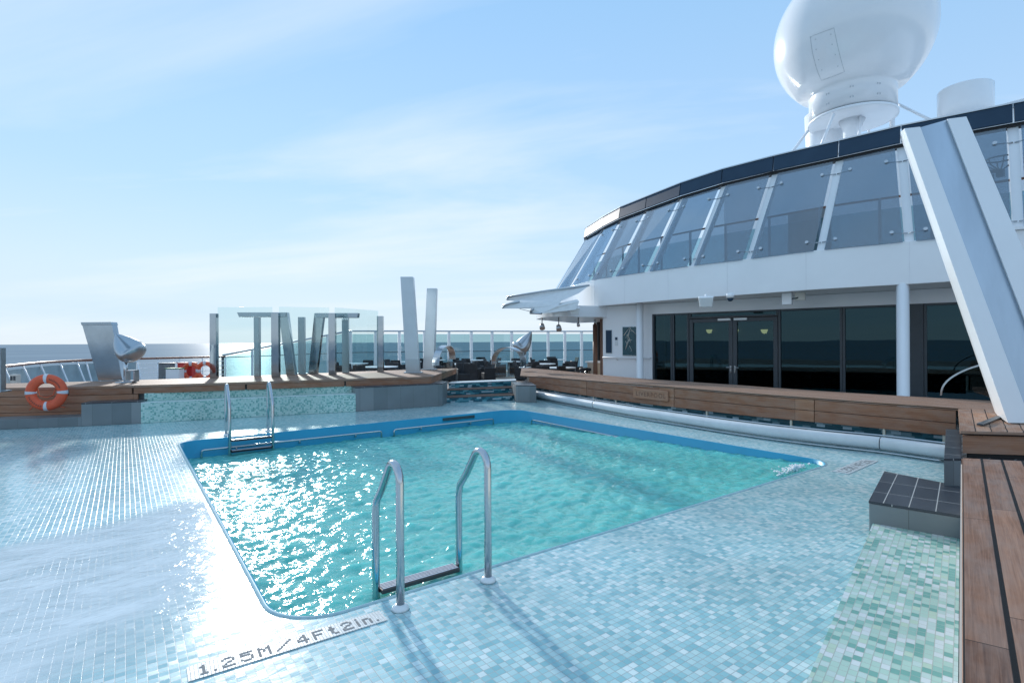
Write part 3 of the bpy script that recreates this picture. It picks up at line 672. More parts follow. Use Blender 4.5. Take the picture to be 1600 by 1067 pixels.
# grey tiled block 1
def block(name, foot, h, label, group='grey tiled blocks round the pool', cat='block'):
    o = thing(name, label, cat, sum([V(p[0], p[1], 0) for p in foot], V(0, 0, 0))/len(foot), group)
    t = V(foot[1][0]-foot[0][0], foot[1][1]-foot[0][1], 0)
    MB().prism(foot, 0.0, h-0.02).build('block_body', 'grey_wall_tile', o, bevel=0.006)
    c = sum([V(p[0], p[1], 0) for p in foot], V(0, 0, 0))/len(foot)
    MB().prism([(c.x+(p[0]-c.x)*1.008, c.y+(p[1]-c.y)*1.008) for p in foot], h-0.0195, h).build('block_top', 'slate_tile', o, bevel=0.003, uvrot=math.atan2(t.y, t.x))
    return o
fdir = (bp_[2]-bp_[1]).normalized(); fn = V(-fdir.y, fdir.x, 0)
block('tiled_block', [bp_[1], bp_[2], bp_[2]+fn*0.52, bp_[1]+fn*0.52], 0.42, 'grey tiled block between the lifebuoy wall and the mosaic seat')
# mosaic seat and back
st = smoothpath(bp_[2:6], 6); MS = thing('mosaic_terrace', 'long two tier seat faced in pale green mosaic below the teak ledge', 'seat', (bp_[3]+bp_[4])/2)
mb = MB(); wallstrip(mb, st, 0.0, 0.385, 0.46); mb.build('seat_block', 'wall_mosaic', MS, bevel=0.008)
mb = MB(); wallstrip(mb, st, 0.385, CZ-0.16, 0.12, off=0.40); mb.build('seat_back', 'wall_mosaic', MS)
mb = MB()
nm = normals2d(st); mb.tube([V(p.x, p.y, 0.386)+q*0.004 for p, q in zip(st, nm)], 0.007, 6); mb.build('nosing', 'white_trim', MS)
g = (bp_[6]-bp_[5]).normalized(); gn = V(-g.y, g.x, 0); sdir = V(0.63, 0.777, 0)
block('tiled_block', [bp_[5], bp_[6], bp_[6]+sdir*0.70, bp_[5]+gn*0.55], 0.525, 'long grey tiled block at the left side of the pool steps')

# ------------------------------------------------------------------ steps
s0, s1 = P(692, 629.5, 0), P(806, 625, 0); u0, u1 = P(701, 598, 0.43), P(806, 594, 0.43)
ST = thing('pool_steps', 'three broad steps in dark teal mosaic leading up from the far end of the pool', 'steps', (s0+s1)/2)
d0 = V(u0.x-s0.x, u0.y-s0.y, 0)/2; d1 = V(u1.x-s1.x, u1.y-s1.y, 0)/2
for k in range(3):
    a, b_ = s0+d0*k, s1+d1*k; c, e = s1+d1*2.9, s0+d0*2.9
    z0, z1 = 0.4333*k/3, 0.4333*(k+1)/3
    mb = MB(); mb.prism([a, b_, c, e], z0+0.001 if k else 0.0, z1-0.024); t = mb.build('step', 'step_mosaic', ST)
    mb = MB(); f = (b_-a).normalized(); ff = V(f.y, -f.x, 0)*0.015
    mb.prism([a+ff, b_+ff, c, e], z1-0.0235, z1); mb.build('tread_edge', 'stone_top' if k == 2 else 'brown_post', t, bevel=0.004)
block('tiled_block', [P(806, 628, 0), P(838, 629, 0), P(838, 629, 0)+V(0.55, 0.9, 0), P(806, 628, 0)+V(0.55, 0.95, 0)], 0.42, 'small grey tiled block at the right side of the pool steps')

# ================================================================== RIGHT SURROUND: pipe cover and curved bench
tube_px = [(824, 621), (875, 632), (931, 643), (985, 653.5), (1042, 663), (1120, 676), (1200, 688), (1290, 699.5), (1377, 709.5), (1476, 724)]
tp = [P(x, y, 0) for x, y in tube_px]
tpath = smoothpath(tp, 6)
PC = thing('pool_cover_roller', 'long white padded tube lying along the right side of the pool deck', 'pool cover', tp[4])
def shift(path, d, z): return [V(p.x, p.y, z)-q*d for p, q in zip(path, normals2d(path))]
allp = shift(tpath, -0.10, 0.125)
for a, b_ in ((-99, 929.5), (931, 1375.5), (1377, 3000)):
    sg = seg_between(allp, a, b_); sg = resample(sg, max(4, len(sg)//3)); MB().tube(sg, 0.086, 18).build('tube', 'pipe_cover', PC, bevel=0.0)
MB().tube(shift(tpath, -0.03, 0.022), 0.012, 6).build('lower_rail', 'steel', PC)
MB().tube(shift(tpath, -0.225, 0.212), 0.012, 6).build('upper_rail', 'steel', PC)

bench_t = [(826, 587.5), (870, 590), (916, 593.5), (985, 599), (1053, 604), (1160, 612.8), (1272, 621), (1380, 629), (1494, 637)]
bench_b = [(826, 604), (870, 611), (916, 618), (985, 628), (1053, 636), (1160, 648.5), (1272, 659.4), (1380, 670), (1494, 682)]
bx_ = [8.85, 8.72, 8.58, 8.42, 8.33, 8.28, 8.30, 8.42, 8.55]
bt = [PX(p[0], p[1], x) for p, x in zip(bench_t, bx_)]; bb = [PX(p[0], p[1], x) for p, x in zip(bench_b, bx_)]
CB = thing('curved_bench', 'long curved teak bench with a carved plaque along the right side of the pool', 'bench', (bb[4].x, bb[4].y, 0))
ft = smoothpath(bt+[P(1600, 645.5, 0.62)], 6)
back_px = [(815, 574), (880, 579.5), (943, 586), (1019, 592.5), (1147, 601), (1200, 605), (1300, 611.7), (1403, 618), (1553, 626), (1640, 630)]
bkp = []
for x, y in back_px:
    p = P(x, y, 0.60)
    bkp.append(p)
fb = [ft[0]+V(-0.02, 0.35, 0.0)]+ft
mb = MB(); slab(mb, resample([p+V(0, 0, 0.0) for p in fb], 60), resample(smoothpath(bkp, 6), 60), 0.035); mb.build('bench_top', 'teak_top', CB, bevel=0.006)
seams = [0, 2, 4, 6, 8]
for i in range(4):
    a, b_ = seams[i], seams[i+1]
    t_ = smoothpath(bt, 8)[a*8:b_*8+1]; l_ = smoothpath(bb, 8)[a*8:b_*8+1]
    t_[0] = t_[0].lerp(t_[1], 0.04); t_[-1] = t_[-1].lerp(t_[-2], 0.04); l_[0] = l_[0].lerp(l_[1], 0.04); l_[-1] = l_[-1].lerp(l_[-2], 0.04)
    mb = MB()
    for (f0, f1) in ((0.11, 0.535), (0.555, 1.0)):
        A = [p.lerp(q, f0) for p, q in zip(t_, l_)]; B = [p.lerp(q, f1) for p, q in zip(t_, l_)]; nm = normals2d(A)
        mb.loft([[pa+q*0.004, pa+q*0.045, pb+q*0.045, pb+q*0.004] for pa, pb, q in zip(A, B, nm)])
    mb.build('front_panel', 'teak_front', CB, bevel=0.004)
# dark core and the mosaic strip under the panels
cl = smoothpath(bb, 6)
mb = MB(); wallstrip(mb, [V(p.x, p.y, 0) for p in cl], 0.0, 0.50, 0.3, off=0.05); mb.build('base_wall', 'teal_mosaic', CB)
for px_ in (834, 929.6, 960, 1101.5, 1226, 1375, 1466):
    q = min(cl, key=lambda p: abs(800+FPX*(p-EYE).dot(CR)/(p-EYE).dot(FWD)-px_)); mb = MB(); mb.box((q.x+0.035, q.y, 0.19), (0.03, 0.028, 0.25)); mb.build('bracket', 'cream_bracket', CB)
# carved plaque
pa, pb = PX(991, 606.5, 8.37), PX(1045, 610.5, 8.33); pc_ = PX(991, 621.5, 8.37)
xd = (pb-pa); xd.z = 0; xd.normalize(); outw = V(xd.y, -xd.x, 0)
ctr = (pa+pb)/2+V(0, 0, (pc_.z-pa.z)/2)
pl = MB(); pl.box(ctr+outw*0.012, xd*((pb-pa).length/2), V(0, 0, abs(pa.z-pc_.z)/2), outw*0.018); pq = pl.build('plaque', 'teak_front', CB, bevel=0.006)
simple('carved_wood', (0.20, 0.10, 0.06), 0.6)
tx = plane_text('LIVERPOOL', 0.125, 'carved_letters', 'carved_wood', CB, ctr+outw*0.031-xd*0.37-V(0, 0, 0.045), xd, V(0, 0, 1), 0.003)
tx.parent = pq

# ================================================================== RIGHT FOREGROUND
bd = V(math.cos(math.atan2(0.25, 1)), math.sin(math.atan2(0.25, 1)), 0)
f1_, f0_ = P(1503, 715, 0.65), P(1503, 1067, 0.65)
rd = (f1_-f0_).normalized(); rn = V(rd.y, -rd.x, 0)       # rn points to the right
NB = thing('teak_bench', 'dark teak slatted bench in the right foreground beside the green mosaic step', 'bench', V(f1_.x, f1_.y, 0)-rd*1.5)
A0 = f0_-rd*0.75; far_r = P(1600, 720, 0.65); fdirn = (far_r-f1_).normalized()
mb = MB(); L_ = 12
frontl = [A0.lerp(f1_, k/L_) for k in range(L_+1)]; backl = [A0+rn*0.95+(f1_+fdirn*1.05-A0-rn*0.95)*(k/L_) for k in range(L_+1)]
slab(mb, frontl, backl, 0.04); mb.build('bench_top', 'teak_bench_near', NB, bevel=0.007)
mb = MB(); mb.loft([[p-V(0, 0, 0.045)-rn*0.006, p-V(0, 0, 0.045)+rn*0.05, V(p.x, p.y, 0.0)+rn*0.05, V(p.x, p.y, 0.0)-rn*0.006] for p in (A0+rd*0.01, f1_-rd*0.01)])
mb.build('front_board', 'off_white', NB)
mb = MB(); mb.prism([f1_-rd*0.03+rn*0.06, f1_+fdirn*1.0-rd*0.03, A0+rn*0.9, A0+rn*0.06], 0.0, 0.605); mb.build('bench_core', 'brown_post', NB)
# mosaic step
e1_, e0_ = P(1365, 815, 0.1), P(1260, 1067, 0.1); ed = (e1_-e0_).normalized(); r1_ = P(1503, 838, 0.1); r0_ = P(1503, 1067, 0.1)-rd*0.5
MSR = thing('mosaic_step', 'low step tiled in pale green mosaic in the right foreground', 'step', V(2.8, 1.0, 0))
near = e0_-ed*0.7
mb = MB(); mb.prism([near, e1_, r1_-rn*0.012, r0_-rn*0.012], 0.0, 0.098); mb.build('step_riser', 'deck_mosaic', MSR)
mb = MB(); hi = [near, e1_, r1_-rn*0.012, r0_-rn*0.012]
mb.poly([V(p.x, p.y, 0.1025) for p in hi]); mb.build('step_top', 'green_mosaic', MSR, uvrot=math.atan2(rd.y, rd.x))
block('tiled_block', [P(1358, 837, 0), P(1382, 736, .27), P(1505, 760, .27), P(1505, 805, .27)][::-1], 0.27, 'dark slate topped block in the right foreground at the head of the green mosaic step')
# thin pier wall
pr = [P(1478, 670, .5), P(1502, 671, .5), P(1502, 716, .5), P(1475, 716, .5)]
o = thing('tiled_pier', 'narrow dark slate capped wall where the white tube ends', 'wall', V(pr[2].x, pr[2].y, 0))
MB().prism(pr, 0.0, 0.48).build('pier_body', 'grey_wall_tile', o)
MB().prism(pr, 0.4805, 0.50).build('pier_cap', 'slate_tile', o, bevel=0.003, uvrot=math.atan2(rd.y, rd.x))
# teak platform carrying the big pylon
q0, q1, q2 = P(1497, 638.5, .655), P(1500, 673, .655), P(1600, 675.5, .655); qd = (q2-q1).normalized()
PF = thing('teak_platform', 'raised teak platform of short boards under the big white pylon', 'platform', V(7.2, 1.6, 0))
mb = MB(); fr = [q1, q0]; bk = [q1+qd*2.0, q0+qd*2.2]
slab(mb, [q1.lerp(q0, k/6) for k in range(7)], [bk[0].lerp(bk[1], k/6) for k in range(7)], 0.035); mb.build('platform_top', 'teak_top', PF, bevel=0.005)
mb = MB(); mb.solid([q1+qd*0.02-V(0, 0, 0.045)+rd*0.03, q1+qd*2.0-V(0, 0, 0.045)+rd*0.03, q1+qd*2.0-V(0, 0, 0.21)+rd*0.03, q1+qd*0.02-V(0, 0, 0.21)+rd*0.03], rd*0.04); mb.build('front_board', 'teak_front', PF)
mb = MB(); mb.solid([q1+qd*0.06-V(0, 0, 0.04)+rd*0.08, q1+qd*2.0-V(0, 0, 0.04)+rd*0.08, q1+qd*2.0-V(0, 0, 0.65)+rd*0.08, q1+qd*0.06-V(0, 0, 0.65)+rd*0.08], rd*1.4); mb.build('platform_core', 'black_rubber', PF)
mb = MB(); g0, g1 = P(1503, 716, .42), P(1600, 722, .42)
mb.prism([V(g0.x, g0.y, 0), V(g1.x, g1.y, 0)+fdirn*0.5, V(q2.x, q2.y, 0)+qd*0.8+rd*0.07, V(q1.x, q1.y, 0)+rd*0.07], 0.0, 0.40)
o = mb.build('slate_gutter', 'slate_tile'); tag(o, 'dark slate tiled gutter between the teak bench and the pylon platform', 'gutter')

# ------------------------------------------------------------------ big pylon
BP = thing('steel_pylon', 'huge leaning white pylon with a grey steel inlay at the right edge', 'pylon', P(1590, 662, .66), 'leaning pylons round the pool')
def pyl_sec(cols, y, dep, z=None, back=0.42):
    pts = [D(x, y, dd) for x, dd in cols]
    return pts
zt = 0.662
def row(pxs, py, dep, dd=0.0):
    return [D(px_, py, dep) for px_ in pxs]
bot = [P(1560, 651, zt), P(1575, 661, zt), P(1612, 661.5, zt), P(1664, 662, zt), P(1716, 662.5, zt)]
topz = D(1420, 200, 5.7).z
top = [D(1407, 206, 5.85), D(1413, 201, 5.7), D(1438, 198, 5.7), D(1480, 186, 5.7), D(1510, 182, 5.7)]
for t in (0,):
    pass
back = FWD*0.34+RT*0.27
inn = FWD*0.04+RT*0.02
def psec(r): return [r[0], r[1], r[2], r[2]+inn, r[3]+inn, r[3], r[4], r[4]+back, r[0]+back*0.93]
secs = []
for k in range(9): secs.append(psec([a.lerp(b_, k/8) for a, b_ in zip(bot, top)]))
MB().loft(secs).build('pylon_body', 'white_paint', BP, bevel=0.006)
mb = MB()
sl = []
for k in range(2):
    r = [a.lerp(b_, k) for a, b_ in zip(bot, top)]
    sl.append([r[2]+inn*0.7+(r[3]-r[2])*0.004, r[3]+inn*0.7-(r[3]-r[2])*0.004, r[3]+inn*1.0-(r[3]-r[2])*0.004, r[2]+inn*1.0+(r[3]-r[2])*0.004])
mb.loft(sl); mb.build('steel_inlay', 'steel_inlay_grey', BP)

# ================================================================== DECKHOUSE
ring_px = [(872, 453), (894, 448), (923, 440), (960, 433.6), (1012, 426), (1080, 416.8), (1168, 406.3), (1280, 392.8), (1421, 379), (1592, 362)]
ring = [PB(x, y, 3.2) for x, y in ring_px]
top_px = [(916, 374), (945, 357), (971, 344), (1012, 329), (1065, 310), (1130, 290.6), (1210, 272), (1311, 250.6), (1408, 229.6), (1583, 198)]
topr = [PB(x, y, 5.1) for x, y in top_px]
ring.append(ring[-1]+V(0.50, -1.45, 0)); topr.append(topr[-1]+V(0.50, -1.45, 0))
ZR, ZT, ZBB = zb(3.2), zb(5.1), zb(2.47)
# carry both lines on round the corner and aft
def ex(lst, dz):
    a = [V(15.0, 17.2, dz), V(18.5, 18.6, dz), V(24, 18.8, dz)]
    return a
ring_full = [V(24, 18.9, ZR), V(19.0, 18.4, ZR), V(15.2, 17.1, ZR), V(13.4, 15.7, ZR)]+ring+[V(14.3, -1.7, ZR), V(16.2, -5.5, ZR)]
DH = thing('deckhouse', 'long white curved deckhouse with dark doors below and slanting glass above', 'deckhouse', V(13, 5, MD))
rp = smoothpath(ring_full, 6)
mb = MB(); wallstrip(mb, rp, ZBB, ZR+0.03, 0.12); mb.build('fascia', 'white_paint', DH, bevel=0.01)
mb = MB(); ins = [p+q*0.11 for p, q in zip(rp, normals2d(rp))]
mb.prism(ins+[V(26, -5.5, 0), V(26, 18.7, 0)], ZBB+0.012, ZR-0.04); mb.build('deck_slab', 'white_paint', DH)
for k in range(30, len(rp)-4, 7):
    p = rp[k]; q = normals2d(rp)[k]; MB().box(V(p.x, p.y, (ZBB+ZR+0.03)/2)-q*0.001, V(-q.y, q.x, 0)*0.006, q*0.003, V(0, 0, (ZR+0.03-ZBB)/2-0.02)).build('weld_seam', 'weld_white', DH)
# lower front wall line
WA, WB = V(11.29*K, 9.23*K, 0), V(12.52*K, 4.0*K, 0); wd_ = (WB-WA).normalized(); wn_ = V(wd_.y, -wd_.x, 0)   # wn_ points to -X (outside)
if wn_.x > 0: wn_ = -wn_
def onwall(px_):
    d = ray(px_, 533.5); d2 = V(d.x, d.y, 0); n = wn_; t = WA.dot(n)/d2.dot(n); return d2*t
ZH = zb(2.2)
def panel(mb, pa, pb, z0, z1, th=0.1, off=0.0):
    a, b_ = onwall(pa) if not isinstance(pa, Vector) else pa, onwall(pb) if not isinstance(pb, Vector) else pb
    c = (a+b_)/2+wn_*(off-th/2); return mb.box(c+V(0, 0, (z0+z1)/2), (b_-a)/2, wn_*(th/2), V(0, 0, (z1-z0)/2))
wend = WB+wd_*9.0
mb = MB(); panel(mb, 942, 1019, MD, ZBB+0.005); panel(mb, onwall(1019), wend, ZH, ZBB+0.005, 0.099); mb.build('front_wall', 'white_paint', DH)
# return wall going aft at the left end
mb = MB(); a = onwall(942); mb.box(a+V(2.0, 0.45, (MD+ZBB)/2)+wn_*(-0.1), V(2.0, 0.45, 0), V(-0.01, 0.05, 0), V(0, 0, (ZBB-MD)/2)); mb.build('side_wall', 'white_paint', DH)
def window(pa, pb, z0=MD+0.06, z1=None, fw=0.05, name='window', parent=None, mat='dark_frame'):
    z1 = z1 or ZH
    a, b_ = onwall(pa) if not isinstance(pa, Vector) else pa, onwall(pb) if not isinstance(pb, Vector) else pb
    L = (b_-a).length; d = (b_-a)/L
    mb = MB()
    for s_ in (a+d*fw/2, b_-d*fw/2): mb.box(s_-wn_*0.05+V(0, 0, (z0+z1)/2), d*fw/2, wn_*0.045, V(0, 0, (z1-z0)/2))
    for z in (z0+fw/2, z1-fw/2): mb.box((a+b_)/2-wn_*0.05+V(0, 0, z), d*(L/2-fw-0.0005), wn_*0.043, V(0, 0, fw/2))
    f = mb.build(name, mat, parent or DH, bevel=0.004)
    mb = MB(); mb.box((a+b_)/2-wn_*0.055+V(0, 0, (z0+z1)/2), d*(L/2-fw), wn_*0.006, V(0, 0, (z1-z0)/2-fw)); mb.build('pane', 'window_glass', f)
    return f
window(1019.5, 1050); window(1050.4, 1076)
DZ = zb(2.04)
window(1076.6, 1215.5, z0=DZ+0.01, fw=0.045)
def door(pa, pb, hinge_left):
    f = window(pa, pb, z0=MD+0.03, z1=DZ-0.005, fw=0.10, name='door')
    a, b_ = onwall(pa), onwall(pb); d = (b_-a).normalized()
    h = (b_-d*0.05) if hinge_left else (a+d*0.05)
    mb = MB(); mb.tube([h+wn_*0.0+V(0, 0, MD+1.05), h+wn_*0.05+V(0, 0, MD+1.05), h+wn_*0.05+(-d if hinge_left else d)*0.11+V(0, 0, MD+1.05)], 0.012, 8); mb.box(h+wn_*0.0+V(0, 0, MD+1.0), d*0.02, wn_*0.006, V(0, 0, 0.09)); mb.build('handle', 'steel', f)
    mb = MB(); c = (b_ if hinge_left else a)+(-d if hinge_left else d)*0.2; mb.box(c+wn_*0.02+V(0, 0, DZ-0.04), d*0.16, wn_*0.025, V(0, 0, 0.028)); mb.build('door_closer', 'white_trim', f)
    return f
door(1077, 1144.5, True); door(1145, 1215, False)
window(1216, 1316); window(1316.5, 1420)
# dark pier then more windows out behind the pylon
mb = MB(); panel(mb, 1420.5, 1443, MD, ZH, 0.12, 0.0); mb.build('pier', 'dark_frame', DH)
pw = onwall(1443.5)
for k in range(4): window(pw+wd_*(1.55*k+0.002), pw+wd_*(1.55*(k+1)))
# room inside
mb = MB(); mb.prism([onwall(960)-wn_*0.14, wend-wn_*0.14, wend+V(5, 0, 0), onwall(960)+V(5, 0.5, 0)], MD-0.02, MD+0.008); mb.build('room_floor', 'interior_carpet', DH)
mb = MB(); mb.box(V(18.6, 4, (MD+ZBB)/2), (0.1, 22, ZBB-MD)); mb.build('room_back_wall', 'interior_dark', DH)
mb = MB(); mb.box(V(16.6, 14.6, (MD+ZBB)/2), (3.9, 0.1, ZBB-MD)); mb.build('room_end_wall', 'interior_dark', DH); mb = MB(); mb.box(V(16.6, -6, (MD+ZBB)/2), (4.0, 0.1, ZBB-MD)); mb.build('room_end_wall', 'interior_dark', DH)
# columns
for px_, py_, dep, r in ((1410.5, 445, 9.5*K, 0.105), (999.5, 475, 14.2*K*0.985, 0.10)):
    p = D(px_, py_, dep); MB().lathe([(r*1.25, MD), (r*1.25, MD+0.06), (r, MD+0.07), (r, ZBB+0.02)], V(p.x, p.y, 0), 28).build('column', 'white_paint', DH)
# rounded soffit box at the left end
c = D(930, 500, 16.6)
mb = MB(); pl_ = []
for px_, dep in ((838, 17.6), (846, 16.5), (858, 15.9), (872, 15.6), (910, 15.9), (948, 16.2)):
    p = D(px_, 500, dep); pl_.append(V(p.x, p.y, 0))
sf = smoothpath(pl_, 5)
mb.prism(sf+[pl_[-1]+V(3, 1.5, 0), pl_[0]+V(3.5, 2.0, 0)], ZBB-0.33, ZBB+0.01); mb.build('bar_canopy', 'white_paint', DH, bevel=0.01)
# slanting glass: struts, panes, clamps, cornice
fullB = [V(13.4, 15.7, ZR)]+ring; fullT = [V(14.9, 15.4, ZT)]+topr
nb = len(fullB)
def outn(i):
    a = fullB[min(i+1, nb-1)]-fullB[max(i-1, 0)]; a.z = 0; a.normalize(); q = V(a.y, -a.x, 0)
    return q if q.dot(V(-1, -0.2, 0)) > 0 else -q
for i in range(nb):
    B, T = fullB[i], fullT[i]; n = outn(i); t = V(-n.y, n.x, 0); inn_ = -n*0.12
    mb = MB(); o_ = -n*0.06
    mb.loft([[p+o_+t*0.022, p+o_-t*0.022, p+o_-t*0.022-n*0.20, p+o_+t*0.022-n*0.20] for p in (B-V(0, 0, 0.04), T)])
    mb.loft([[p+o_+t*0.075+n*0.001, p+o_-t*0.075+n*0.001, p+o_-t*0.075+n*0.018, p+o_+t*0.075+n*0.018] for p in (B-V(0, 0, 0.04), T)])
    s_ = mb.build('strut', 'white_paint', DH, bevel=0.004)
for i in range(nb-1):
    B0, B1, T0, T1 = fullB[i], fullB[i+1], fullT[i], fullT[i+1]; n = (outn(i)+outn(i+1)).normalized()
    bl, tl = (B1-B0).length, (T1-T0).length; g = 0.10
    c0, c1 = B0.lerp(B1, g/bl), B1.lerp(B0, g/bl); e0, e1 = T0.lerp(T1, g/tl), T1.lerp(T0, g/tl)
    pn = (c1-c0).cross(e0-c0).normalized()
    if pn.dot(n) < 0: pn = -pn
    c0 = c0+pn*0.05; c1 = c1+pn*0.05; e0 = e0+pn*0.05-V(0, 0, 0.03); e1 = e1+pn*0.05-V(0, 0, 0.03)
    mb = MB(); mb.solid([c0, c1, e1, e0], -pn*0.016); mb.build('glass_pane', 'tinted_glass', DH)
    for (p, q_, st_) in ((c0, e0, B0), (c1, e1, B1)):
        for f in (0.10, 0.86):
            base = p.lerp(q_, f); inw = (c1-c0).normalized()*(0.16 if p is c0 else -0.16)
            k = base+inw; mb = MB(); mb.tube([k+pn*0.03, k-pn*0.03], 0.035, 10); mb.tube([k-pn*0.03, base-inw*0.55-pn*0.07], 0.012, 6)
            if i > 1: mb.build('spider_clamp', 'steel', DH)
    # cornice
    up = V(0, 0, 0.40); h = 0.012
    a0, a1 = T0.lerp(T1, h/tl), T1.lerp(T0, h/tl)
    mb = MB(); mb.solid([a0+n*0.10+V(0, 0, 0.06), a1+n*0.10+V(0, 0, 0.06), a1+n*0.04+up, a0+n*0.04+up], -n*0.06); mb.build('cornice_panel', 'navy_panel', DH)
mb = MB(); mb.loft([[T+outn(i)*0.02+V(0, 0, 0.0), T+outn(i)*0.02+V(0, 0, 0.058), T-outn(i)*0.20+V(0, 0, 0.058), T-outn(i)*0.20] for i, T in enumerate(fullT)]); mb.build('cornice_beam', 'black_rubber', DH)
mb = MB(); mb.loft([[T+outn(i)*0.06+V(0, 0, 0.403), T+outn(i)*0.06+V(0, 0, 0.43), T-outn(i)*0.14+V(0, 0, 0.43), T-outn(i)*0.14+V(0, 0, 0.403)] for i, T in enumerate(fullT)]); mb.build('cornice_cap', 'steel', DH)
# sill behind the pylon
mb = MB(); sp = [p for p in rp if p.y < 2.9]; wallstrip(mb, sp, ZR+0.03, ZR+0.08, 0.22, off=-0.06); mb.build('sill', 'white_paint', DH)

# railing behind the slanting glass
RL = thing('deck_railing', 'brown topped railing with glass infill behind the slanting glass', 'railing', ring[6]+V(1.2, 0, 0))
inr = [p-outn(i+1)*1.15 for i, p in enumerate(ring)]; ip = smoothpath(inr, 5)
MB().tube([p+V(0, 0, 1.15) for p in ip], 0.025, 8).build('handrail', 'handrail_wood', RL)
mb = MB(); nm = normals2d(ip); mb.loft([[p+q*0.006+V(0, 0, 0.03), p-q*0.006+V(0, 0, 0.03), p-q*0.006+V(0, 0, 0.92), p+q*0.006+V(0, 0, 0.92)] for p, q in zip(ip, nm)]); mb.build('infill_glass', 'screen_glass', RL)
for k in range(2, len(ip), 4): MB().box(ip[k]+V(0, 0, 0.6), (0.045, 0.045, 1.14)).build('post', 'satin_silver', RL)
# white house on the upper deck carrying the radome
UH = thing('upper_house', 'white wall of the upper deck house seen through the slanting glass', 'deckhouse', V(19, 2, ZR))
MB().box(V(20.2, 1.5, (ZR+6.7)/2), (8.0, 17.5, 6.7-ZR)).build('house_wall', 'white_paint', UH, bevel=0.02)
mb = MB()
for y in (-3, 0.5, 4.0, 7.5): mb.box(V(16.19, y, ZR+1.2), (0.03, 1.2, 1.5))
mb.build('vent_panel', 'grey_tile_plain', UH)
MB().box(V(20.2, 1.5, 6.75), (8.3, 17.8, 0.09)).build('house_roof', 'white_paint', UH)

# ------------------------------------------------------------------ radome
rc = D(1331, 190, 16.6); RC = V(rc.x, rc.y, 0)
RM = thing('radome', 'giant glossy white radar dome on a drum above the deckhouse', 'radome', V(rc.x, rc.y, 6.8))
zd = rc.z; SR = 2.18; drum = 1.17; zc0 = zd+0.86+math.sqrt(SR**2-1.3**2)
prof = [(drum, zd+0.10), (drum, zd+0.80), (drum+0.015, zd+0.88)]
a0 = math.asin((zd+1.0-zc0)/SR)
for k in range(0, 29): 
    a = a0+(math.pi/2-a0)*k/28; prof.append((SR*math.cos(a), zc0+SR*math.sin(a)))
MB().lathe(prof, RC, 72).build('dome', 'white_gelcoat', RM)
MB().lathe([(0.0, zd+0.02), (drum*0.98, zd+0.02), (drum+0.03, zd), (drum+0.03, zd+0.09), (drum, zd+0.097), (0.0, zd+0.097)], RC, 64).build('collar', 'white_paint', RM)
MB().lathe([(drum+0.004, zd+0.088), (drum+0.012, zd+0.094), (drum+0.012, zd+0.106), (drum+0.004, zd+0.112)], RC, 64).build('seal_ring', 'dark_frame', RM)
MB().lathe([(0.24, 6.75), (0.24, zd-0.25), (0.36, zd+0.019)], RC, 32).build('pedestal', 'white_paint', RM)
mb = MB()
for da in (-0.55, 0.0, 0.6):
    for z in (0.32, 0.62):
        th = math.atan2(-rc.y, -rc.x)+da
        for dx in (-0.03, 0.03): 
            a = th+dx; mb.box(RC+V(drum*math.cos(a), drum*math.sin(a), zd+z), V(-math.sin(a), math.cos(a), 0)*0.014, V(math.cos(a), math.sin(a), 0)*0.012, V(0, 0, 0.025))
mb.build('drum_bolt', 'seam_grey', RM)
# hatch on the dome: outline of a cover plate
th0 = math.atan2(-rc.y, -rc.x)
def dome_pt(az, el, r=SR): return RC+V(r*math.cos(el)*math.cos(az), r*math.cos(el)*math.sin(az), zc0+r*math.sin(el))
def dome_from_px(px_, py_):
    d = ray(px_, py_).normalized(); c = V(rc.x, rc.y, zc0)-EYE; b = d.dot(c); disc = b*b-c.dot(c)+(SR+0.006)**2
    return EYE+d*(b-math.sqrt(max(0, disc)))
cor = [dome_from_px(*q) for q in ((1266, 58), (1303, 44), (1319.5, 113), (1283, 126.5))]
mb = MB(); pth = []
cen = V(rc.x, rc.y, zc0)
for i in range(4):
    for k in range(8):
        p = cor[i].lerp(cor[(i+1) % 4], k/8); pth.append(cen+(p-cen).normalized()*(SR+0.002))
mb.tube(pth, 0.006, 6, closed=True); mb.build('hatch', 'seam_grey', RM)
mb = MB(); 
for px_, py_ in ((1274, 62), (1298, 54), (1275, 78), (1300, 70), (1279, 94), (1305, 86), (1284, 110), (1309, 104)):
    p = dome_from_px(px_, py_); n = (p-cen).normalized(); mb.tube([p-n*0.01, p+n*0.005], 0.014, 8)
mb.build('hatch_bolt', 'seam_grey', RM)
for (a, b_, da, db) in (((1403, 163), (1452, 187), 16.6, 15.0), ((1303, 178), (1283, 228), 15.7, 15.8), ((1262, 205), (1232, 246), 16.3, 15.4), ((1352, 180), (1360, 215), 17.6, 17.6), ((1345, 182), (1342, 214), 16.2, 16.0)):
    q = D(*b_, db); q0_ = D(*a, da); q = q0_+(q-q0_)*1.25; MB().tube([q0_, q], 0.04, 8).build('stay', 'white_paint', RM)
mb = MB(); c = D(1290, 205, 17.8); o = MB().lathe([(0.55, 6.8), (0.62, c.z+0.55), (0.50, c.z+0.6), (0.0, c.z+0.6)], V(c.x, c.y, 0), 32).build('funnel', 'white_paint'); tag(o, 'white flared cylinder partly hidden below the left of the radar dome', 'funnel')
c = D(1394, 190, 17.0); o = MB().lathe([(0.075, 6.8), (0.075, c.z+0.25), (0.0, c.z+0.26)], V(c.x, c.y, 0), 16).build('mast_pole', 'white_paint'); tag(o, 'short white pole just right of the radar dome drum', 'pole')
c = D(1508, 160, 14.4); VD = thing('vent_drum', 'plain white drum on the roof right of the radar dome', 'vent', V(c.x, c.y, 6.8))
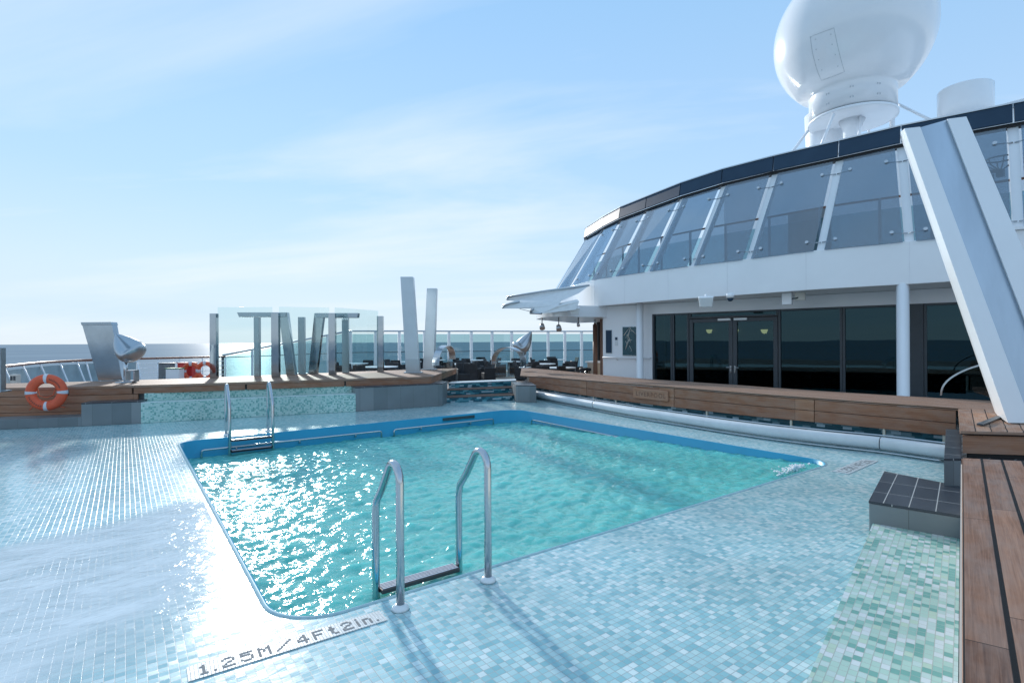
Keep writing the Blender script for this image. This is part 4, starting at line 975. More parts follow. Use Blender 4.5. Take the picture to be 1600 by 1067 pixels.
MB().lathe([(0.60, 6.8), (0.60, c.z+0.34), (0.585, c.z+0.36), (0.0, c.z+0.37)], V(c.x, c.y, 0), 48).build('drum', 'white_gelcoat', VD)
MB().lathe([(0.95, 6.8), (0.92, 7.28), (0.62, 7.36)], V(c.x, c.y, 0), 48).build('drum_base', 'white_paint', VD)

# ------------------------------------------------------------------ fittings under the overhang
def speaker(px_, py_, dep, s_, label):
    c = D(px_, py_, dep); root = thing('loudspeaker', label, 'speaker', c, 'white loudspeakers under the overhang'); f = (EYE-c); f.z = 0; f.normalize(); f = (f-V(0, 0, 0.25)).normalized(); r = f.cross(V(0, 0, 1)).normalized(); u = r.cross(f)
    mb = MB(); mb.loft([[c+r*(s_*k)*0.5*a-u*0.36*s_*k+f*dd if j == 0 else c+r*(s_*k)*0.5*a+u*0.36*s_*k+f*dd for (a, j) in ((-0.8, 0), (0.8, 0), (1, 1), (-1, 1))] for k, dd in ((0.72, -0.14), (1.0, 0.0), (0.97, 0.10))]); mb.build('cabinet', 'white_paint', root, bevel=0.02)
    mb = MB(); mb.loft([[c+r*(s_*0.44)*a-u*0.30*s_+f*dd if j == 0 else c+r*(s_*0.44)*a+u*0.30*s_+f*dd for (a, j) in ((-0.8, 0), (0.8, 0), (1, 1), (-1, 1))] for dd in (0.101, 0.108)]); mb.build('grille', 'white_canvas', root, bevel=0.01)
    mb = MB(); mb.tube([c-f*0.05+u*0.1, V(c.x-f.x*0.05, c.y-f.y*0.05, ZBB+0.012)], 0.025, 8); mb.build('bracket', 'white_paint', root)
speaker(1103, 471, 12.3, 0.34, 'white loudspeaker above the dark double doors')
speaker(898.5, 485.5, 15.4, 0.30, 'white loudspeaker at the left end of the overhang, next to the canopy blades')
c = D(1141, 465, 12.0); DC = thing('dome_camera', 'small dark dome camera under the overhang, right of the speaker over the doors', 'camera', c)
MB().lathe([(0.085, -0.01), (0.085, ZBB+0.012-c.z)], c, 20).build('mount', 'white_paint', DC)
MB().lathe([(0.0, -0.09), (0.035, -0.08), (0.06, -0.05), (0.07, -0.011)], c, 20).build('lens_dome', 'navy_panel', DC)
c = D(1230, 467, 11.9); JB = thing('junction_box', 'white junction box with a small bracket on the wall over the windows', 'box', c)
MB().box(c, wd_*0.10, wn_*0.05, V(0, 0, 0.13)).build('box_body', 'white_paint', JB, bevel=0.008)
MB().box(c+wd_*0.26+V(0, 0, 0.04), wd_*0.10, wn_*0.03, V(0, 0, 0.085)).build('bracket_plate', 'off_white', JB, bevel=0.006)
MB().tube([c+wd_*0.1, c+wd_*0.2+wn_*0.05, c+wd_*0.24+V(0, 0, 0.03)], 0.015, 6).build('cable', 'dark_frame', JB)
for i, (px_, py_, dep, lab) in enumerate(((847, 510, 16.2, 'small grey spotlight at the far left tip of the round canopy'), (873, 512, 16.0, 'small grey spotlight under the round canopy, between the tip spotlight and the brown post'), (903.5, 507, 16.2, 'small dark spotlight under the round canopy, closest to the brown post'))):
    c = D(px_, py_, dep); root = thing('spotlight', lab, 'spotlight', c, 'spotlights under the canopy'); dr = V(-0.35, -0.6, -0.75).normalized(); s_ = 1.0 if i < 2 else 0.6
    MB().tube([c-dr*0.09*s_, c-dr*0.07*s_, c+dr*0.09*s_], [0.05*s_, 0.07*s_, 0.085*s_], 14).build('lamp_head', 'satin_silver', root)
    MB().tube([c, V(c.x, c.y, c.z+0.12), V(c.x, c.y, ZBB-0.325)], 0.015, 6).build('stem', 'dark_frame', root)
# boards on the white wall
def wallbox(pa, pb, ya, yb, off, th):
    a, b_ = onwall(pa), onwall(pb); dep = ((a+b_)/2).dot(FWD); z0 = D((pa+pb)/2, yb, dep).z; z1 = D((pa+pb)/2, ya, dep).z
    return (a+b_)/2+V(0, 0, (z0+z1)/2)+wn_*off, (b_-a)/2, V(0, 0, (z1-z0)/2)
def board(pa, pb, ya, yb, label, inner, cat='notice board'):
    c, hx, hz = wallbox(pa, pb, ya, yb, 0.012, 0.02); root = thing('notice_board', label, cat, c)
    MB().box(c, hx, wn_*0.011, hz).build('board_frame', 'brushed_steel', root, bevel=0.003)
    MB().box(c+wn_*0.0125, hx*0.93, wn_*0.003, hz*0.95).build('board_face', inner, root)
    return root, c, hx, hz
simple('board_teal', (0.03, 0.09, 0.11), 0.2, var=0.3, vscale=9)
board(947, 956.5, 515.5, 552, 'narrow dark notice board at the left end of the white wall', 'navy_panel')
rt_, c, hx, hz = board(973, 996, 510, 556, 'large dark map board with white line drawing beside the column', 'board_teal')
mb = MB(); random.seed(3)
for k in range(15):
    a = c+wn_*0.018+hx*random.uniform(-0.8, 0.3)+hz*random.uniform(-0.8, 0.7); b_ = a+hx*random.uniform(0.1, 0.5)+hz*random.choice((0, 0, 0.35, 0.7, -0.3)); mb.tube([a, b_], 0.006, 5)
mb.tube([c+wn_*0.018-hx*0.8+hz*0.4, c+wn_*0.018+hz*0.9, c+wn_*0.018+hx*0.8+hz*0.5], 0.008, 5)
mb.build('map_lines', 'off_white', rt_)
c, hx, hz = wallbox(961, 965.5, 526, 540, 0.008, 0.01); root = thing('wall_notice', 'small white paper notice between the two dark boards', 'notice', c)
MB().box(c, hx, wn_*0.004, hz).build('paper', 'white_trim', root); MB().box(c+hz*0.55+wn_*0.005, hx*0.8, wn_*0.001, hz*0.3).build('picture', 'navy_panel', root)
a, b_ = onwall(944), onwall(1017); zr = D(980, 558, a.dot(FWD)).z; root = thing('wall_handrail', 'white handrail fixed along the white wall under the boards', 'handrail', (a+b_)/2+V(0, 0, zr))
MB().tube([a+wn_*0.01+V(0, 0, zr), a+wn_*0.09+V(0, 0, zr), b_+wn_*0.09+V(0, 0, zr), b_+wn_*0.01+V(0, 0, zr)], 0.022, 8).build('rail', 'white_paint', root)
for t in (0.3, 0.7): MB().tube([a.lerp(b_, t)+V(0, 0, zr-0.08), a.lerp(b_, t)+wn_*0.09+V(0, 0, zr)], 0.012, 6).build('bracket', 'white_paint', root)
# lamps inside the room
for px_, lab in ((1111, 'warm lit wall lamp seen through the left door'), (1152, 'warm lit wall lamp seen through the right door, near the middle post'), (1197, 'warm lit wall lamp seen through the right door, near its far frame')):
    p = D(px_, 517, 10); d = (p-EYE); t = (18.52-EYE.x)/d.x; c = EYE+d*t; root = thing('wall_lamp', lab, 'lamp', c, 'lamps inside the deckhouse')
    MB().lathe([(0.02, -0.10), (0.08, -0.06), (0.12, 0.03), (0.11, 0.05)], c-V(0.12, 0, 0), 16).build('lamp_shade', 'warm_lamp', root); MB().box(c-V(0, 0, 0.05), (0.06, 0.1, 0.2)).build('back_plate', 'steel', root)
# bar end: brown posts, bar counter
c = D(930, 550, 17.6); p_ = V(c.x, c.y, 0); root = thing('bar_post', 'dark brown post with a steel top under the round canopy', 'post', V(c.x, c.y, MD))
MB().lathe([(0.075, MD), (0.075, 2.05), (0.0, 2.05)], p_, 16).build('shaft', 'brown_post', root); MB().lathe([(0.045, 2.051), (0.045, ZBB-0.325)], p_, 12).build('cap', 'steel', root)
c = D(937.5, 545, 17.4); o = MB().box(V(c.x+0.1, c.y, (MD+ZBB-0.33)/2), (0.10, 0.09, ZBB-0.34-MD)).build('door_jamb', 'brown_post'); tag(o, 'brown wooden jamb at the left corner of the white wall', 'jamb')
c = D(937, 560, 18.3); root = thing('bar_counter', 'tan bar counter end beside the brown post', 'bar', V(c.x, c.y, MD)); MB().box(V(c.x+0.6, c.y+0.2, MD+0.5), (1.5, 0.5, 1.0)).build('counter_body', 'cloth_beige', root); MB().box(V(c.x+0.6, c.y+0.2, MD+1.03), (1.6, 0.62, 0.05)).build('counter_top', 'stone_top', root)
for px_, lab in ((913, 'left one of two steel bar stools beside the brown post'), (922.5, 'right one of two steel bar stools beside the brown post')):
    c = D(px_, 560, 18.6); b0 = V(c.x, c.y, MD); root = thing('bar_stool', lab, 'stool', b0, 'bar stools')
    MB().lathe([(0.16, 0.72), (0.18, 0.74), (0.18, 0.80), (0.16, 0.82), (0, 0.82)], b0, 20).build('seat', 'black_wicker', root, bevel=0)
    for k in range(4):
        a = k*math.pi/2+0.6; MB().tube([b0+V(0.12*math.cos(a), 0.12*math.sin(a), 0.72), b0+V(0.2*math.cos(a), 0.2*math.sin(a), 0)], 0.016, 8).build('leg', 'steel', root)
    MB().tube([b0+V(0.175*math.cos(a), 0.175*math.sin(a), 0.28) for a in [k*math.pi/8 for k in range(16)]], 0.012, 6, closed=True).build('foot_ring', 'steel', root)

# canopy blades
AW = thing('canopy_blades', 'white canvas canopy with three pointed blades jutting left from the deckhouse', 'canopy', D(870, 470, 16.0))
blades = [([(792.5, 465, 17.2), (921, 446, 16.2), (905, 458, 15.9), (877, 470.5, 15.8), (812, 471.3, 16.9), (793, 469.3, 17.2)]),
          ([(786, 478.7, 16.4), (812, 471.6, 16.3), (877, 470.8, 15.7), (872, 478, 15.5), (833, 482.2, 15.9), (786, 482, 16.4)]),
          ([(828.5, 489.3, 15.9), (834, 482.5, 15.8), (872, 478.3, 15.4), (905, 471, 15.3), (900, 484, 15.2), (846, 490, 15.5)])]
for bl in blades:
    pts = [D(*q) for q in bl]; mb = MB(); mb.solid(pts, (FWD*0.5+V(0, 0, 0.10))); b_ = mb.build('blade', 'white_canvas', AW)
    tip = (pts[0]+pts[-1])/2; mb = MB(); mb.tube([pts[0]+V(0, 0, 0.02)-FWD*0.02, pts[0].lerp(pts[1], 0.5)+V(0, 0, 0.03)-FWD*0.02, pts[1]-FWD*0.02], 0.028, 8); mb.tube([pts[-1]-FWD*0.02, pts[0]-FWD*0.02], 0.03, 8); mb.build('edge_tube', 'satin_silver', b_)
MB().tube([D(812, 482.5, 16.3), D(830, 487, 16.0), D(846, 491, 15.8)], 0.008, 5).build('stay_wire', 'dark_frame', AW)

# basket frame behind the glass
c = D(1563, 250, 11.0); BK = thing('basketball_hoop', 'dark ring with curved ribs behind the slanting glass, right of the big pylon', 'hoop', c)
cr_ = [c+RT*0.24*math.cos(a)+FWD*0.24*math.sin(a)+V(0, 0, 0.02) for a in [2*math.pi*k/24 for k in range(24)]]
MB().tube(cr_, 0.017, 8, closed=True).build('rim', 'dark_frame', BK)
for k in range(0, 24, 4):
    q = cr_[k]; b_ = c-V(0, 0, 0.22); MB().tube([q, q.lerp(b_, 0.35)+(q-c)*0.22-V(0, 0, 0.03), q.lerp(b_, 0.8)+(q-c)*0.08-V(0, 0, 0.02), b_+(q-c)*0.18], 0.012, 6).build('rib', 'dark_frame', BK)
MB().box(c-V(0, 0, 0.28), (0.12, 0.12, 0.14)).build('socket', 'dark_frame', BK); MB().tube([c-V(0, 0, 0.22), c-V(0, 0, 0.26)-RT*0.5+FWD*0.1], 0.04, 8).build('arm', 'dark_frame', BK)
MB().tube([c-V(0, 0, 0.26)-RT*0.5+FWD*0.1, V((c-RT*0.5+FWD*0.1).x, (c-RT*0.5+FWD*0.1).y, ZR-0.03)], 0.05, 10).build('pole', 'dark_frame', BK)

# ================================================================== LEFT LEDGE FURNITURE
def box_post(px0, px1, ytop, ybase, name, label, mat='brushed_steel', depth=0.1, cat='post', group=None, z=CZ, parent=None, part=None):
    b = P((px0+px1)/2, ybase, z); dep = (b-EYE).dot(FWD); wdt = (px1-px0)/FPX*dep; zt_ = D((px0+px1)/2, ytop, dep).z
    if parent is None:
        root = thing(name, label, cat, b, group)
    else: root = parent
    mb = MB(); mb.box(V(b.x, b.y, (z+zt_)/2), RT*wdt/2, FWD*depth/2, V(0, 0, (zt_-z)/2)); o = mb.build(part or 'shaft', mat, root, bevel=0.006)
    if parent is None:
        mb = MB(); mb.box(V(b.x, b.y, z+0.012), RT*(wdt/2+0.05), FWD*(depth/2+0.05), V(0, 0, 0.011)); mb.build('base_plate', 'brushed_steel', root, bevel=0.003)
    return root, V(b.x, b.y, z), zt_
# glass windbreak: four posts and three panes
GW = thing('glass_windbreak', 'tall clear glass windbreak between steel posts on the teak ledge', 'windbreak', P(470, 586, CZ))
posts = [(330, 340, 490, 590.5), (425.5, 437, 489, 589), (514.5, 525, 489.5, 585.5), (590, 599.5, 494, 581)]
pb_ = []
for a in posts:
    r = box_post(*a, 'post', None, parent=GW, part='post', mat='mirror_steel', depth=0.12); pb_.append((r[1], r[2]))
for i in range(3):
    (a, za), (b_, zb_) = pb_[i], pb_[i+1]; d = (b_-a).normalized(); n = V(-d.y, d.x, 0)
    mb = MB(); mb.solid([a+d*0.075+V(0, 0, 0.05), b_-d*0.075+V(0, 0, 0.05), V(b_.x, b_.y, zb_+0.14)-d*0.075, V(a.x, a.y, za+0.15)-d*(-0.075)], n*0.012); mb.build('pane', 'clear_glass', GW)
# steel portal frames (bar, post, leaning leg)
def lean(mb_parent, name, top, bot, base_y_px, mat, wd_px_top, wd_px_bot, depth=0.14):
    b = P(bot[0], bot[1], CZ); dep = (b-EYE).dot(FWD); t = D(top[0], top[1], dep); wt = wd_px_top/FPX*dep/2; wb = wd_px_bot/FPX*dep/2
    mb = MB(); mb.loft([[b-RT*wb-FWD*depth/2, b+RT*wb-FWD*depth/2, b+RT*wb+FWD*depth/2, b-RT*wb+FWD*depth/2], [t-RT*wt-FWD*depth/2, t+RT*wt-FWD*depth/2, t+RT*wt+FWD*depth/2, t-RT*wt+FWD*depth/2]])
    return mb.build(name, mat, mb_parent, bevel=0.006), dep
def portal(label, post, leg, bar, bary):
    root = thing('steel_portal_frame', label, 'frame', P((post[0]+post[1])/2, post[3], CZ), 'steel frames behind the glass windbreak')
    box_post(*post, None, None, parent=root, part='post', mat='brushed_steel', depth=0.12)
    o, dep = lean(root, 'leaning_leg', leg[0], leg[1], 0, 'mirror_steel', leg[2], leg[3])
    a, b_ = D(bar[0], bary, dep), D(bar[1], bary, dep); mb = MB(); h = 3.6/FPX*dep
    mb.loft([[a-V(0, 0, h)-FWD*0.09+RT*0.05, a+V(0, 0, h)-FWD*0.09, a+V(0, 0, h)+FWD*0.09, a-V(0, 0, h)+FWD*0.09+RT*0.05], [b_-V(0, 0, h)-FWD*0.09-RT*0.02, b_+V(0, 0, h)-FWD*0.09, b_+V(0, 0, h)+FWD*0.09, b_-V(0, 0, h)+FWD*0.09-RT*0.02]]); mb.build('top_bar', 'brushed_steel', root, bevel=0.006)
portal('steel frame at the left behind the windbreak, its bar overhanging to the left', (398.5, 406.5, 496, 587.5), ((444, 489), (456, 585.5), 13, 14), (373, 450), 492)
portal('steel frame at the right behind the windbreak, its bar overhanging to the right', (535.5, 545, 497, 582.5), ((500, 489.5), (489.5, 584), 15, 13), (494, 561), 493)
box_post(467, 477, 495.5, 584.5, 'steel_post', 'lone square steel post in the middle behind the windbreak, between two leaning legs', mat='brushed_steel', group='square steel posts on the ledge')
box_post(-6, 5.5, 543, 612, 'steel_post', 'short dark steel post at the far left edge beside the lifebuoy', mat='brushed_steel', group='square steel posts on the ledge')
# the two leaning pylons
def pylon(label, top, bot, z_sleeve_px, seam):
    (tx0, tx1, tx2, ty), (bx0, bx1, bx2, by) = top, bot
    b = P(bx0, by, CZ); dep = (b-EYE).dot(FWD); root = thing('steel_pylon', label, 'pylon', P((bx0+bx1)/2, by, CZ), 'leaning pylons round the pool')
    bz = CZ+0.02
    B = [D(bx0, by, dep), D(bx1, by, dep), D(bx2, by, dep+0.30)]; T = [D(tx0, ty, dep), D(tx1, ty, dep), D(tx2, ty, dep+0.30)]
    for q in B: q.z = bz
    for q in T: q.z = T[0].z
    def s4(r): return [r[0], r[1], r[2], r[0]+(r[2]-r[1])]
    MB().loft([s4(B), s4(T)]).build('pylon_body', 'pylon_silver', root, bevel=0.006)
    f = (seam-by)/(ty-by); r = [p.lerp(q, f) for p, q in zip(B, T)]
    ctr = sum(B, V(0, 0, 0))/3
    def grow(r_, k): c_ = (r_[0]+r_[2])/2; return [c_+(p-c_)*k for p in s4(r_)]
    MB().loft([grow(B, 1.04), grow(r, 1.04)]).build('sleeve', z_sleeve_px, root, bevel=0.004)
    MB().loft([[p-V(0, 0, 0.018) for p in grow(B, 1.35)], [p+V(0, 0, 0.004) for p in grow(B, 1.35)]]).build('base_plate', 'brushed_steel', root, bevel=0.003)
pylon('tall flat steel pylon leaning left beside the glass windbreak, with a dark sleeve', (625.5, 645, 647.5, 432.5), (634.5, 655.5, 657, 583), 'brushed_steel', 562)
pylon('pale steel pylon leaning right, beside the left hooped handrail', (667, 682.5, 684, 450.5), (661, 677, 680, 578), 'satin_silver', 558)
# mirror panel at far left
b = P(170, 594, CZ); dep = (b-EYE).dot(FWD); root = thing('mirror_panel', 'leaning trapezoid of mirror polished steel behind the left scoop sculpture', 'panel', b)
B = [D(153.5, 594.5, dep), D(191, 593.5, dep)]; T = [D(128, 507, dep), D(175, 506.5, dep)]; bk_ = FWD*0.16
MB().loft([[B[0], B[1], B[1]+bk_, B[0]+bk_], [T[0], T[1], T[1]+bk_, T[0]+bk_]]).build('panel_body', 'dark_mirror', root, bevel=0.006)
up_ = (T[0]-B[0]).normalized(); MB().loft([[T[0]-FWD*0.02-up_*0.02, T[1]-FWD*0.02-up_*0.02, T[1]+bk_*1.1-up_*0.02, T[0]+bk_*1.1-up_*0.02], [T[0]-FWD*0.02+up_*0.05, T[1]-FWD*0.02+up_*0.05, T[1]+bk_*1.1+up_*0.05, T[0]+bk_*1.1+up_*0.05]]).build('panel_cap', 'brushed_steel', root, bevel=0.004)

# scoop sculptures
def scoop(pxc, ybase, ytip, ybot, xtip, xbulb, label, flip, boxy):
    b = P(pxc, ybase, CZ); dep = (b-EYE).dot(FWD); root = thing('scoop_sculpture', label, 'sculpture', b, 'silver scoop sculptures')
    px2m = dep/FPX; H_ = (ybot-ytip)*px2m; zb0 = D(pxc, ybot, dep).z; wdt = abs(xtip-xbulb)*px2m; sgn = 1 if xtip > xbulb else -1
    bulb_x = (xbulb-pxc)*px2m; tip_x = (xtip-pxc)*px2m
    # mussel-like bowl: a leaning drop, round below and drawn up to a tip, hollowed on its open side
    cb = V(b.x, b.y, 0); A_ = cb+RT*(bulb_x*0.42+tip_x*0.58-sgn*wdt*0.52)+V(0, 0, zb0+H_*0.02); T_ = cb+RT*tip_x+V(0, 0, zb0+H_)
    ax = (T_-A_); Ln = ax.length; ax.normalize()
    op = (-RT*sgn*0.72-FWD*0.52+V(0, 0, 0.45)); op = (op-ax*op.dot(ax)).normalized(); sd_ = ax.cross(op)
    secs = []; rm = wdt*0.52
    for k in range(41):
        q = k/40; t = q*q*(3-2*q) if q < 0.5 else q*q*(3-2*q); r = rm*max(0.0, math.sin(math.pi*min(1, t**0.62)))**0.85+0.004
        g_ = min(1, max(0, (t-0.20)/0.22)); g_ = g_*g_*(3-2*g_)
        sec = []
        for j in range(40):
            a = 2*math.pi*j/40; d = math.cos(a); e_ = min(1, max(0, (d-0.12)/0.62)); e_ = e_*e_*(3-2*e_)
            rr = r*(1-1.25*e_*g_)
            sec.append(A_+ax*(Ln*t)+op*(rr*d)+sd_*(rr*math.sin(a) if rr > 0 else 0)*1.05)
        secs.append(sec)
    MB().loft(secs, True).build('scoop', 'satin_silver', root, weld=True)
    MB().tube([V(b.x, b.y, CZ+0.01), V(b.x, b.y, zb0+0.05)], 0.038, 14).build('post', 'steel', root)
    MB().lathe([(0.19, 0.0), (0.19, 0.012), (0.18, 0.018), (0.0, 0.018)], V(b.x, b.y, CZ), 28).build('base_plate', 'steel', root)
    if boxy:
        c = V(b.x, b.y, 0)+RT*0.13; hh = (593.5-577)*px2m
        mb = MB()
        for dx in (-0.09, 0.09): mb.box(c+RT*dx+V(0, 0, CZ+0.03+hh/2), RT*0.012, FWD*0.07, V(0, 0, hh/2))
        for dz in (0.0, hh): mb.box(c+V(0, 0, CZ+0.03+dz), RT*0.102, FWD*0.07, V(0, 0, 0.011))
        mb.build('control_box', 'brushed_steel', root)
scoop(196.5, 597.5, 521, 561, 181, 219, 'silver scoop shaped sculpture on a post, left of the glass windbreak', True, True)
scoop(820.5, 574.5, 518, 549.5, 831, 805.5, 'silver scoop shaped sculpture on a post, right of the pool steps', False, False)

# hooped handrails with glass
def hoop(label, a, b_, apex_h, glass_poly=None, wdt=0.10, span=(0, 1)):
    a, b_ = Vector(a), Vector(b_); d = b_-a; d2 = V(d.x, d.y, 0).normalized(); n = V(-d2.y, d2.x, 0); root = thing('hoop_handrail', label, 'handrail', (a+b_)/2, 'hooped steel handrails')
    secs = []; n_s = 26
    for k in range(n_s+1):
        t = span[0]+(span[1]-span[0])*k/n_s; an = math.pi*(1-t); c = (a+b_)/2; r = d.length/2
        p = c+d.normalized()*(r*math.cos(an))+V(0, 0, apex_h*math.sin(an)**0.8 if math.sin(an) > 0 else 0)
        rdir = (d.normalized()*math.cos(an)*0.6+V(0, 0, math.sin(an))).normalized()
        secs.append([p+n*wdt-rdir*0.012, p-n*wdt-rdir*0.012, p-n*wdt+rdir*0.012, p+n*wdt+rdir*0.012])
    MB().loft(secs, smooth=False).build('hoop', 'steel', root)
    if glass_poly:
        MB().solid(glass_poly, FWD*0.012).build('glass_panel', 'clear_glass', root)
    return root
hoop('hooped steel handrail left of the pool steps', D(681, 571, 14.6), D(707, 561, 15.8), 0.46, [D(690, 600, 13.9), D(707, 591, 14.6), D(707, 560, 14.6), D(690, 563, 13.9)])
hoop('hooped steel handrail right of the pool steps, beside the right scoop sculpture', D(771.5, 569, 15.8), D(818, 571, 14.9), 0.50, [D(774, 588, 15.3), D(803, 592, 14.5), D(803, 549, 14.5), D(774, 549, 15.3)])
hoop('hooped steel handrail behind the foot of the big white pylon', D(1471, 617, 8.2), D(1640, 590, 7.4), 0.36, [D(1522, 612, 7.9), D(1600, 640, 7.4), D(1600, 606, 7.4), D(1519, 604, 7.9)], wdt=0.07)
MB_ = MB(); a, b_ = P(1531, 665, .66), P(1562, 652.5, .66); dd = (b_-a); nn_ = V(-dd.y, dd.x, 0).normalized()
MB_.box((a+b_)/2+V(0, 0, 0.011), dd/2, nn_*0.025, V(0, 0, 0.009)); o = MB_.build('floor_bracket', 'dark_frame', bevel=0.004); tag(o, 'flat dark metal bracket lying on the platform by the pylon foot', 'bracket')

# ------------------------------------------------------------------ lifebuoy
lc = D(73, 613, 9.72); wl = (cf[8]-cf[2]); wl.z = 0; wl.normalize(); wl = V(0.92, -0.39, 0).normalized(); wo_ = V(wl.y, -wl.x, 0); lz = V(0, 0, 1)
LB = thing('lifebuoy', 'orange lifebuoy with white bands hanging on the timber wall at the left', 'lifebuoy', lc)
def tor(a, R0=0.248, off=0.0): return lc+wl*(R0*math.cos(a))+lz*(R0*math.sin(a))+wo_*off
def torus_part(a0, a1, r, name, mat, n=64, R0=0.248, flat=0.75):
    secs = []
    for k in range(n+1):
        a = a0+(a1-a0)*k/n; rdv = wl*math.cos(a)+lz*math.sin(a)
        secs.append([lc+rdv*(R0+r*math.cos(t))+wo_*(r*flat*math.sin(t)) for t in [2*math.pi*j/18 for j in range(18)]])
    full = abs(a1-a0) > 6.2
    return MB().loft(secs[:-1] if full else secs, True, closed_path=full).build(name, mat, LB)
torus_part(0, 2*math.pi, 0.084, 'ring', 'orange_plastic')
for q in (0, 1, 2, 3): torus_part(q*math.pi/2-0.10, q*math.pi/2+0.10, 0.0875, 'reflective_band', 'reflective_tape', 8)
mb = MB(); random.seed(5)
for a0_, a1_, nn2 in ((0.35, 1.25, 9), (3.45, 4.45, 8)):
    for k in range(nn2):
        a = a0_+(a1_-a0_)*k/(nn2-1); c = tor(a, 0.262, 0.064); tr = -wl*math.sin(a)+lz*math.cos(a); rdv = wl*math.cos(a)+lz*math.sin(a)
        mb.box(c-rdv*0.012, tr*0.003, rdv*0.014, wo_*0.003); mb.box(c+tr*0.009-rdv*0.012+rdv*random.uniform(-0.008, 0.008), tr*0.007, rdv*0.003, wo_*0.003)
mb.build('faded_marking', 'dark_marking', LB)
def arc_rope(a0_, a1_, R0): return [tor(a0_+(a1_-a0_)*k/10, R0-0.02*math.sin(math.pi*k/10), 0.0) for k in range(11)]
mb = MB()
mb.tube([tor(2.6, 0.165), lc-wl*0.11-lz*0.06, lc-lz*0.09, lc+wl*0.10-lz*0.05, tor(0.5, 0.165)], 0.008, 6)
for k in range(7):
    z = -0.14-0.008*k; mb.tube([lc-wl*(0.12-0.01*k)+lz*z+wo_*0.0, lc+lz*(z-0.015)+wo_*0.015, lc+wl*(0.11-0.008*k)+lz*(z+random.uniform(-0.01, 0.02))], 0.008, 6)
mb.tube([tor(4.0, 0.30), tor(4.0, 0.36)-wl*0.0, tor(4.0, 0.38)-lz*0.03-wl*0.02], 0.008, 6); mb.tube([tor(5.4, 0.30), tor(5.4, 0.35), tor(5.45, 0.38)+wl*0.03], 0.008, 6)
mb.build('grab_rope', 'orange_rope', LB)
# small deck light behind the ledge at far left
c = D(24, 600, 12.5); root = thing('deck_light', 'small white box light with two dark windows above the timber wall', 'light', V(c.x, c.y, MD)); zt_ = D(24, 585, 12.5).z
MB().box(V(c.x, c.y, (MD+zt_)/2), RT*0.075, FWD*0.06, V(0, 0, (zt_-MD)/2)).build('light_body', 'off_white', root, bevel=0.008)
for k in (0.055, 0.235): 
    for s_ in (-0.035, 0.035): MB().box(V(c.x, c.y, zt_-k-0.03)-FWD*0.061+RT*s_, RT*0.026, FWD*0.004, V(0, 0, 0.05)).build('lens', 'dark_frame', root)

# ================================================================== SHIP'S SIDE: railings and glass screens
rail_px = [(-60, 582, 12.2), (6, 572, 14.3), (62, 565.2, 17.0), (120, 563, 18.9), (150, 562.2, 19.6), (214, 560, 20.8)]
rl = [D(x, y, d) for x, y, d in rail_px]
for q in rl: q.z = 0.9
SR1 = thing('ship_railing', 'curved ship railing with slanting stanchions and dull net panels at far left', 'railing', V(rl[2].x, rl[2].y, MD))
sp_ = smoothpath(rl, 6); MB().tube(sp_, 0.045, 8).build('handrail', 'handrail_wood', SR1)
mb = MB(); nm = normals2d(sp_)
simple('net_grey', (0.33, 0.42, 0.45), 0.7, var=0.12, vscale=3)
mb.loft([[V(p.x, p.y, MD), V(p.x, p.y, 0.78), V(p.x, p.y, 0.78)+q*0.02, V(p.x, p.y, MD)+q*0.02] for p, q in zip(sp_, nm)]); mb.build('net_panel', 'net_grey', SR1)
for k in range(0, len(sp_), 3):
    p = sp_[k]; q = nm[k]; MB().tube([p-V(0, 0, 0.03), V(p.x, p.y, MD)-q*0.42], 0.028, 8).build('stanchion', 'white_paint', SR1)
rp2 = [D(213, 561, 20.8), D(280, 559, 22.0), D(352, 557.5, 23.3)]
for q in rp2: q.z = 0.9
SR2 = thing('ship_railing', 'white open bar railing behind the left scoop sculpture', 'railing', V(rp2[1].x, rp2[1].y, MD))
sp2 = smoothpath(rp2, 6); MB().tube(sp2, 0.04, 8).build('handrail', 'handrail_wood', SR2)
for k in range(5): MB().tube([p-V(0, 0, 0.19+0.19*k) for p in sp2], 0.016, 6).build('bar', 'white_paint', SR2)
for k in range(0, len(sp2), 3): MB().tube([V(sp2[k].x, sp2[k].y, 0.88), V(sp2[k].x, sp2[k].y, MD)], 0.025, 8).build('stanchion', 'white_paint', SR2)
# red cabinet, grey box, white box, ring, green bin
def gear(name, px0, px1, y0, y1, dep, mat, label, cat, lidmat=None, dpt=0.3):
    c = D((px0+px1)/2, (y0+y1)/2, dep); wd2 = (px1-px0)/FPX*dep/2; z1 = D(0, y0, dep).z+0; z1 = c.z+(y1-y0)/FPX*dep/2; root = thing(name, label, cat, V(c.x, c.y, MD))
    MB().box(V(c.x, c.y, (MD+z1)/2), RT*wd2, FWD*dpt/2, V(0, 0, (z1-MD)/2)).build('cabinet_body', mat, root, bevel=0.02)
    MB().box(V(c.x, c.y, z1+0.015), RT*(wd2+0.02), FWD*(dpt/2+0.02), V(0, 0, 0.014)).build('lid', lidmat or mat, root, bevel=0.008)
    MB().box(V(c.x, c.y, (MD+z1)/2)-FWD*(dpt/2+0.008), RT*0.02, FWD*0.007, V(0, 0, 0.06)).build('latch', 'steel', root)
    return root, c
gear('hose_cabinet', 281, 304, 567.5, 592, 19.0, 'red_paint', 'red fire hose cabinet beyond the left ledge', 'cabinet')
gear('equipment_box', 251.5, 270, 568, 592, 19.3, 'grey_tile_plain', 'grey equipment box beyond the left ledge', 'box')
gear('storage_chest', 263, 284, 576, 592, 18.4, 'white_paint', 'white chest with a green lid beyond the left ledge', 'chest', 'green_paint')
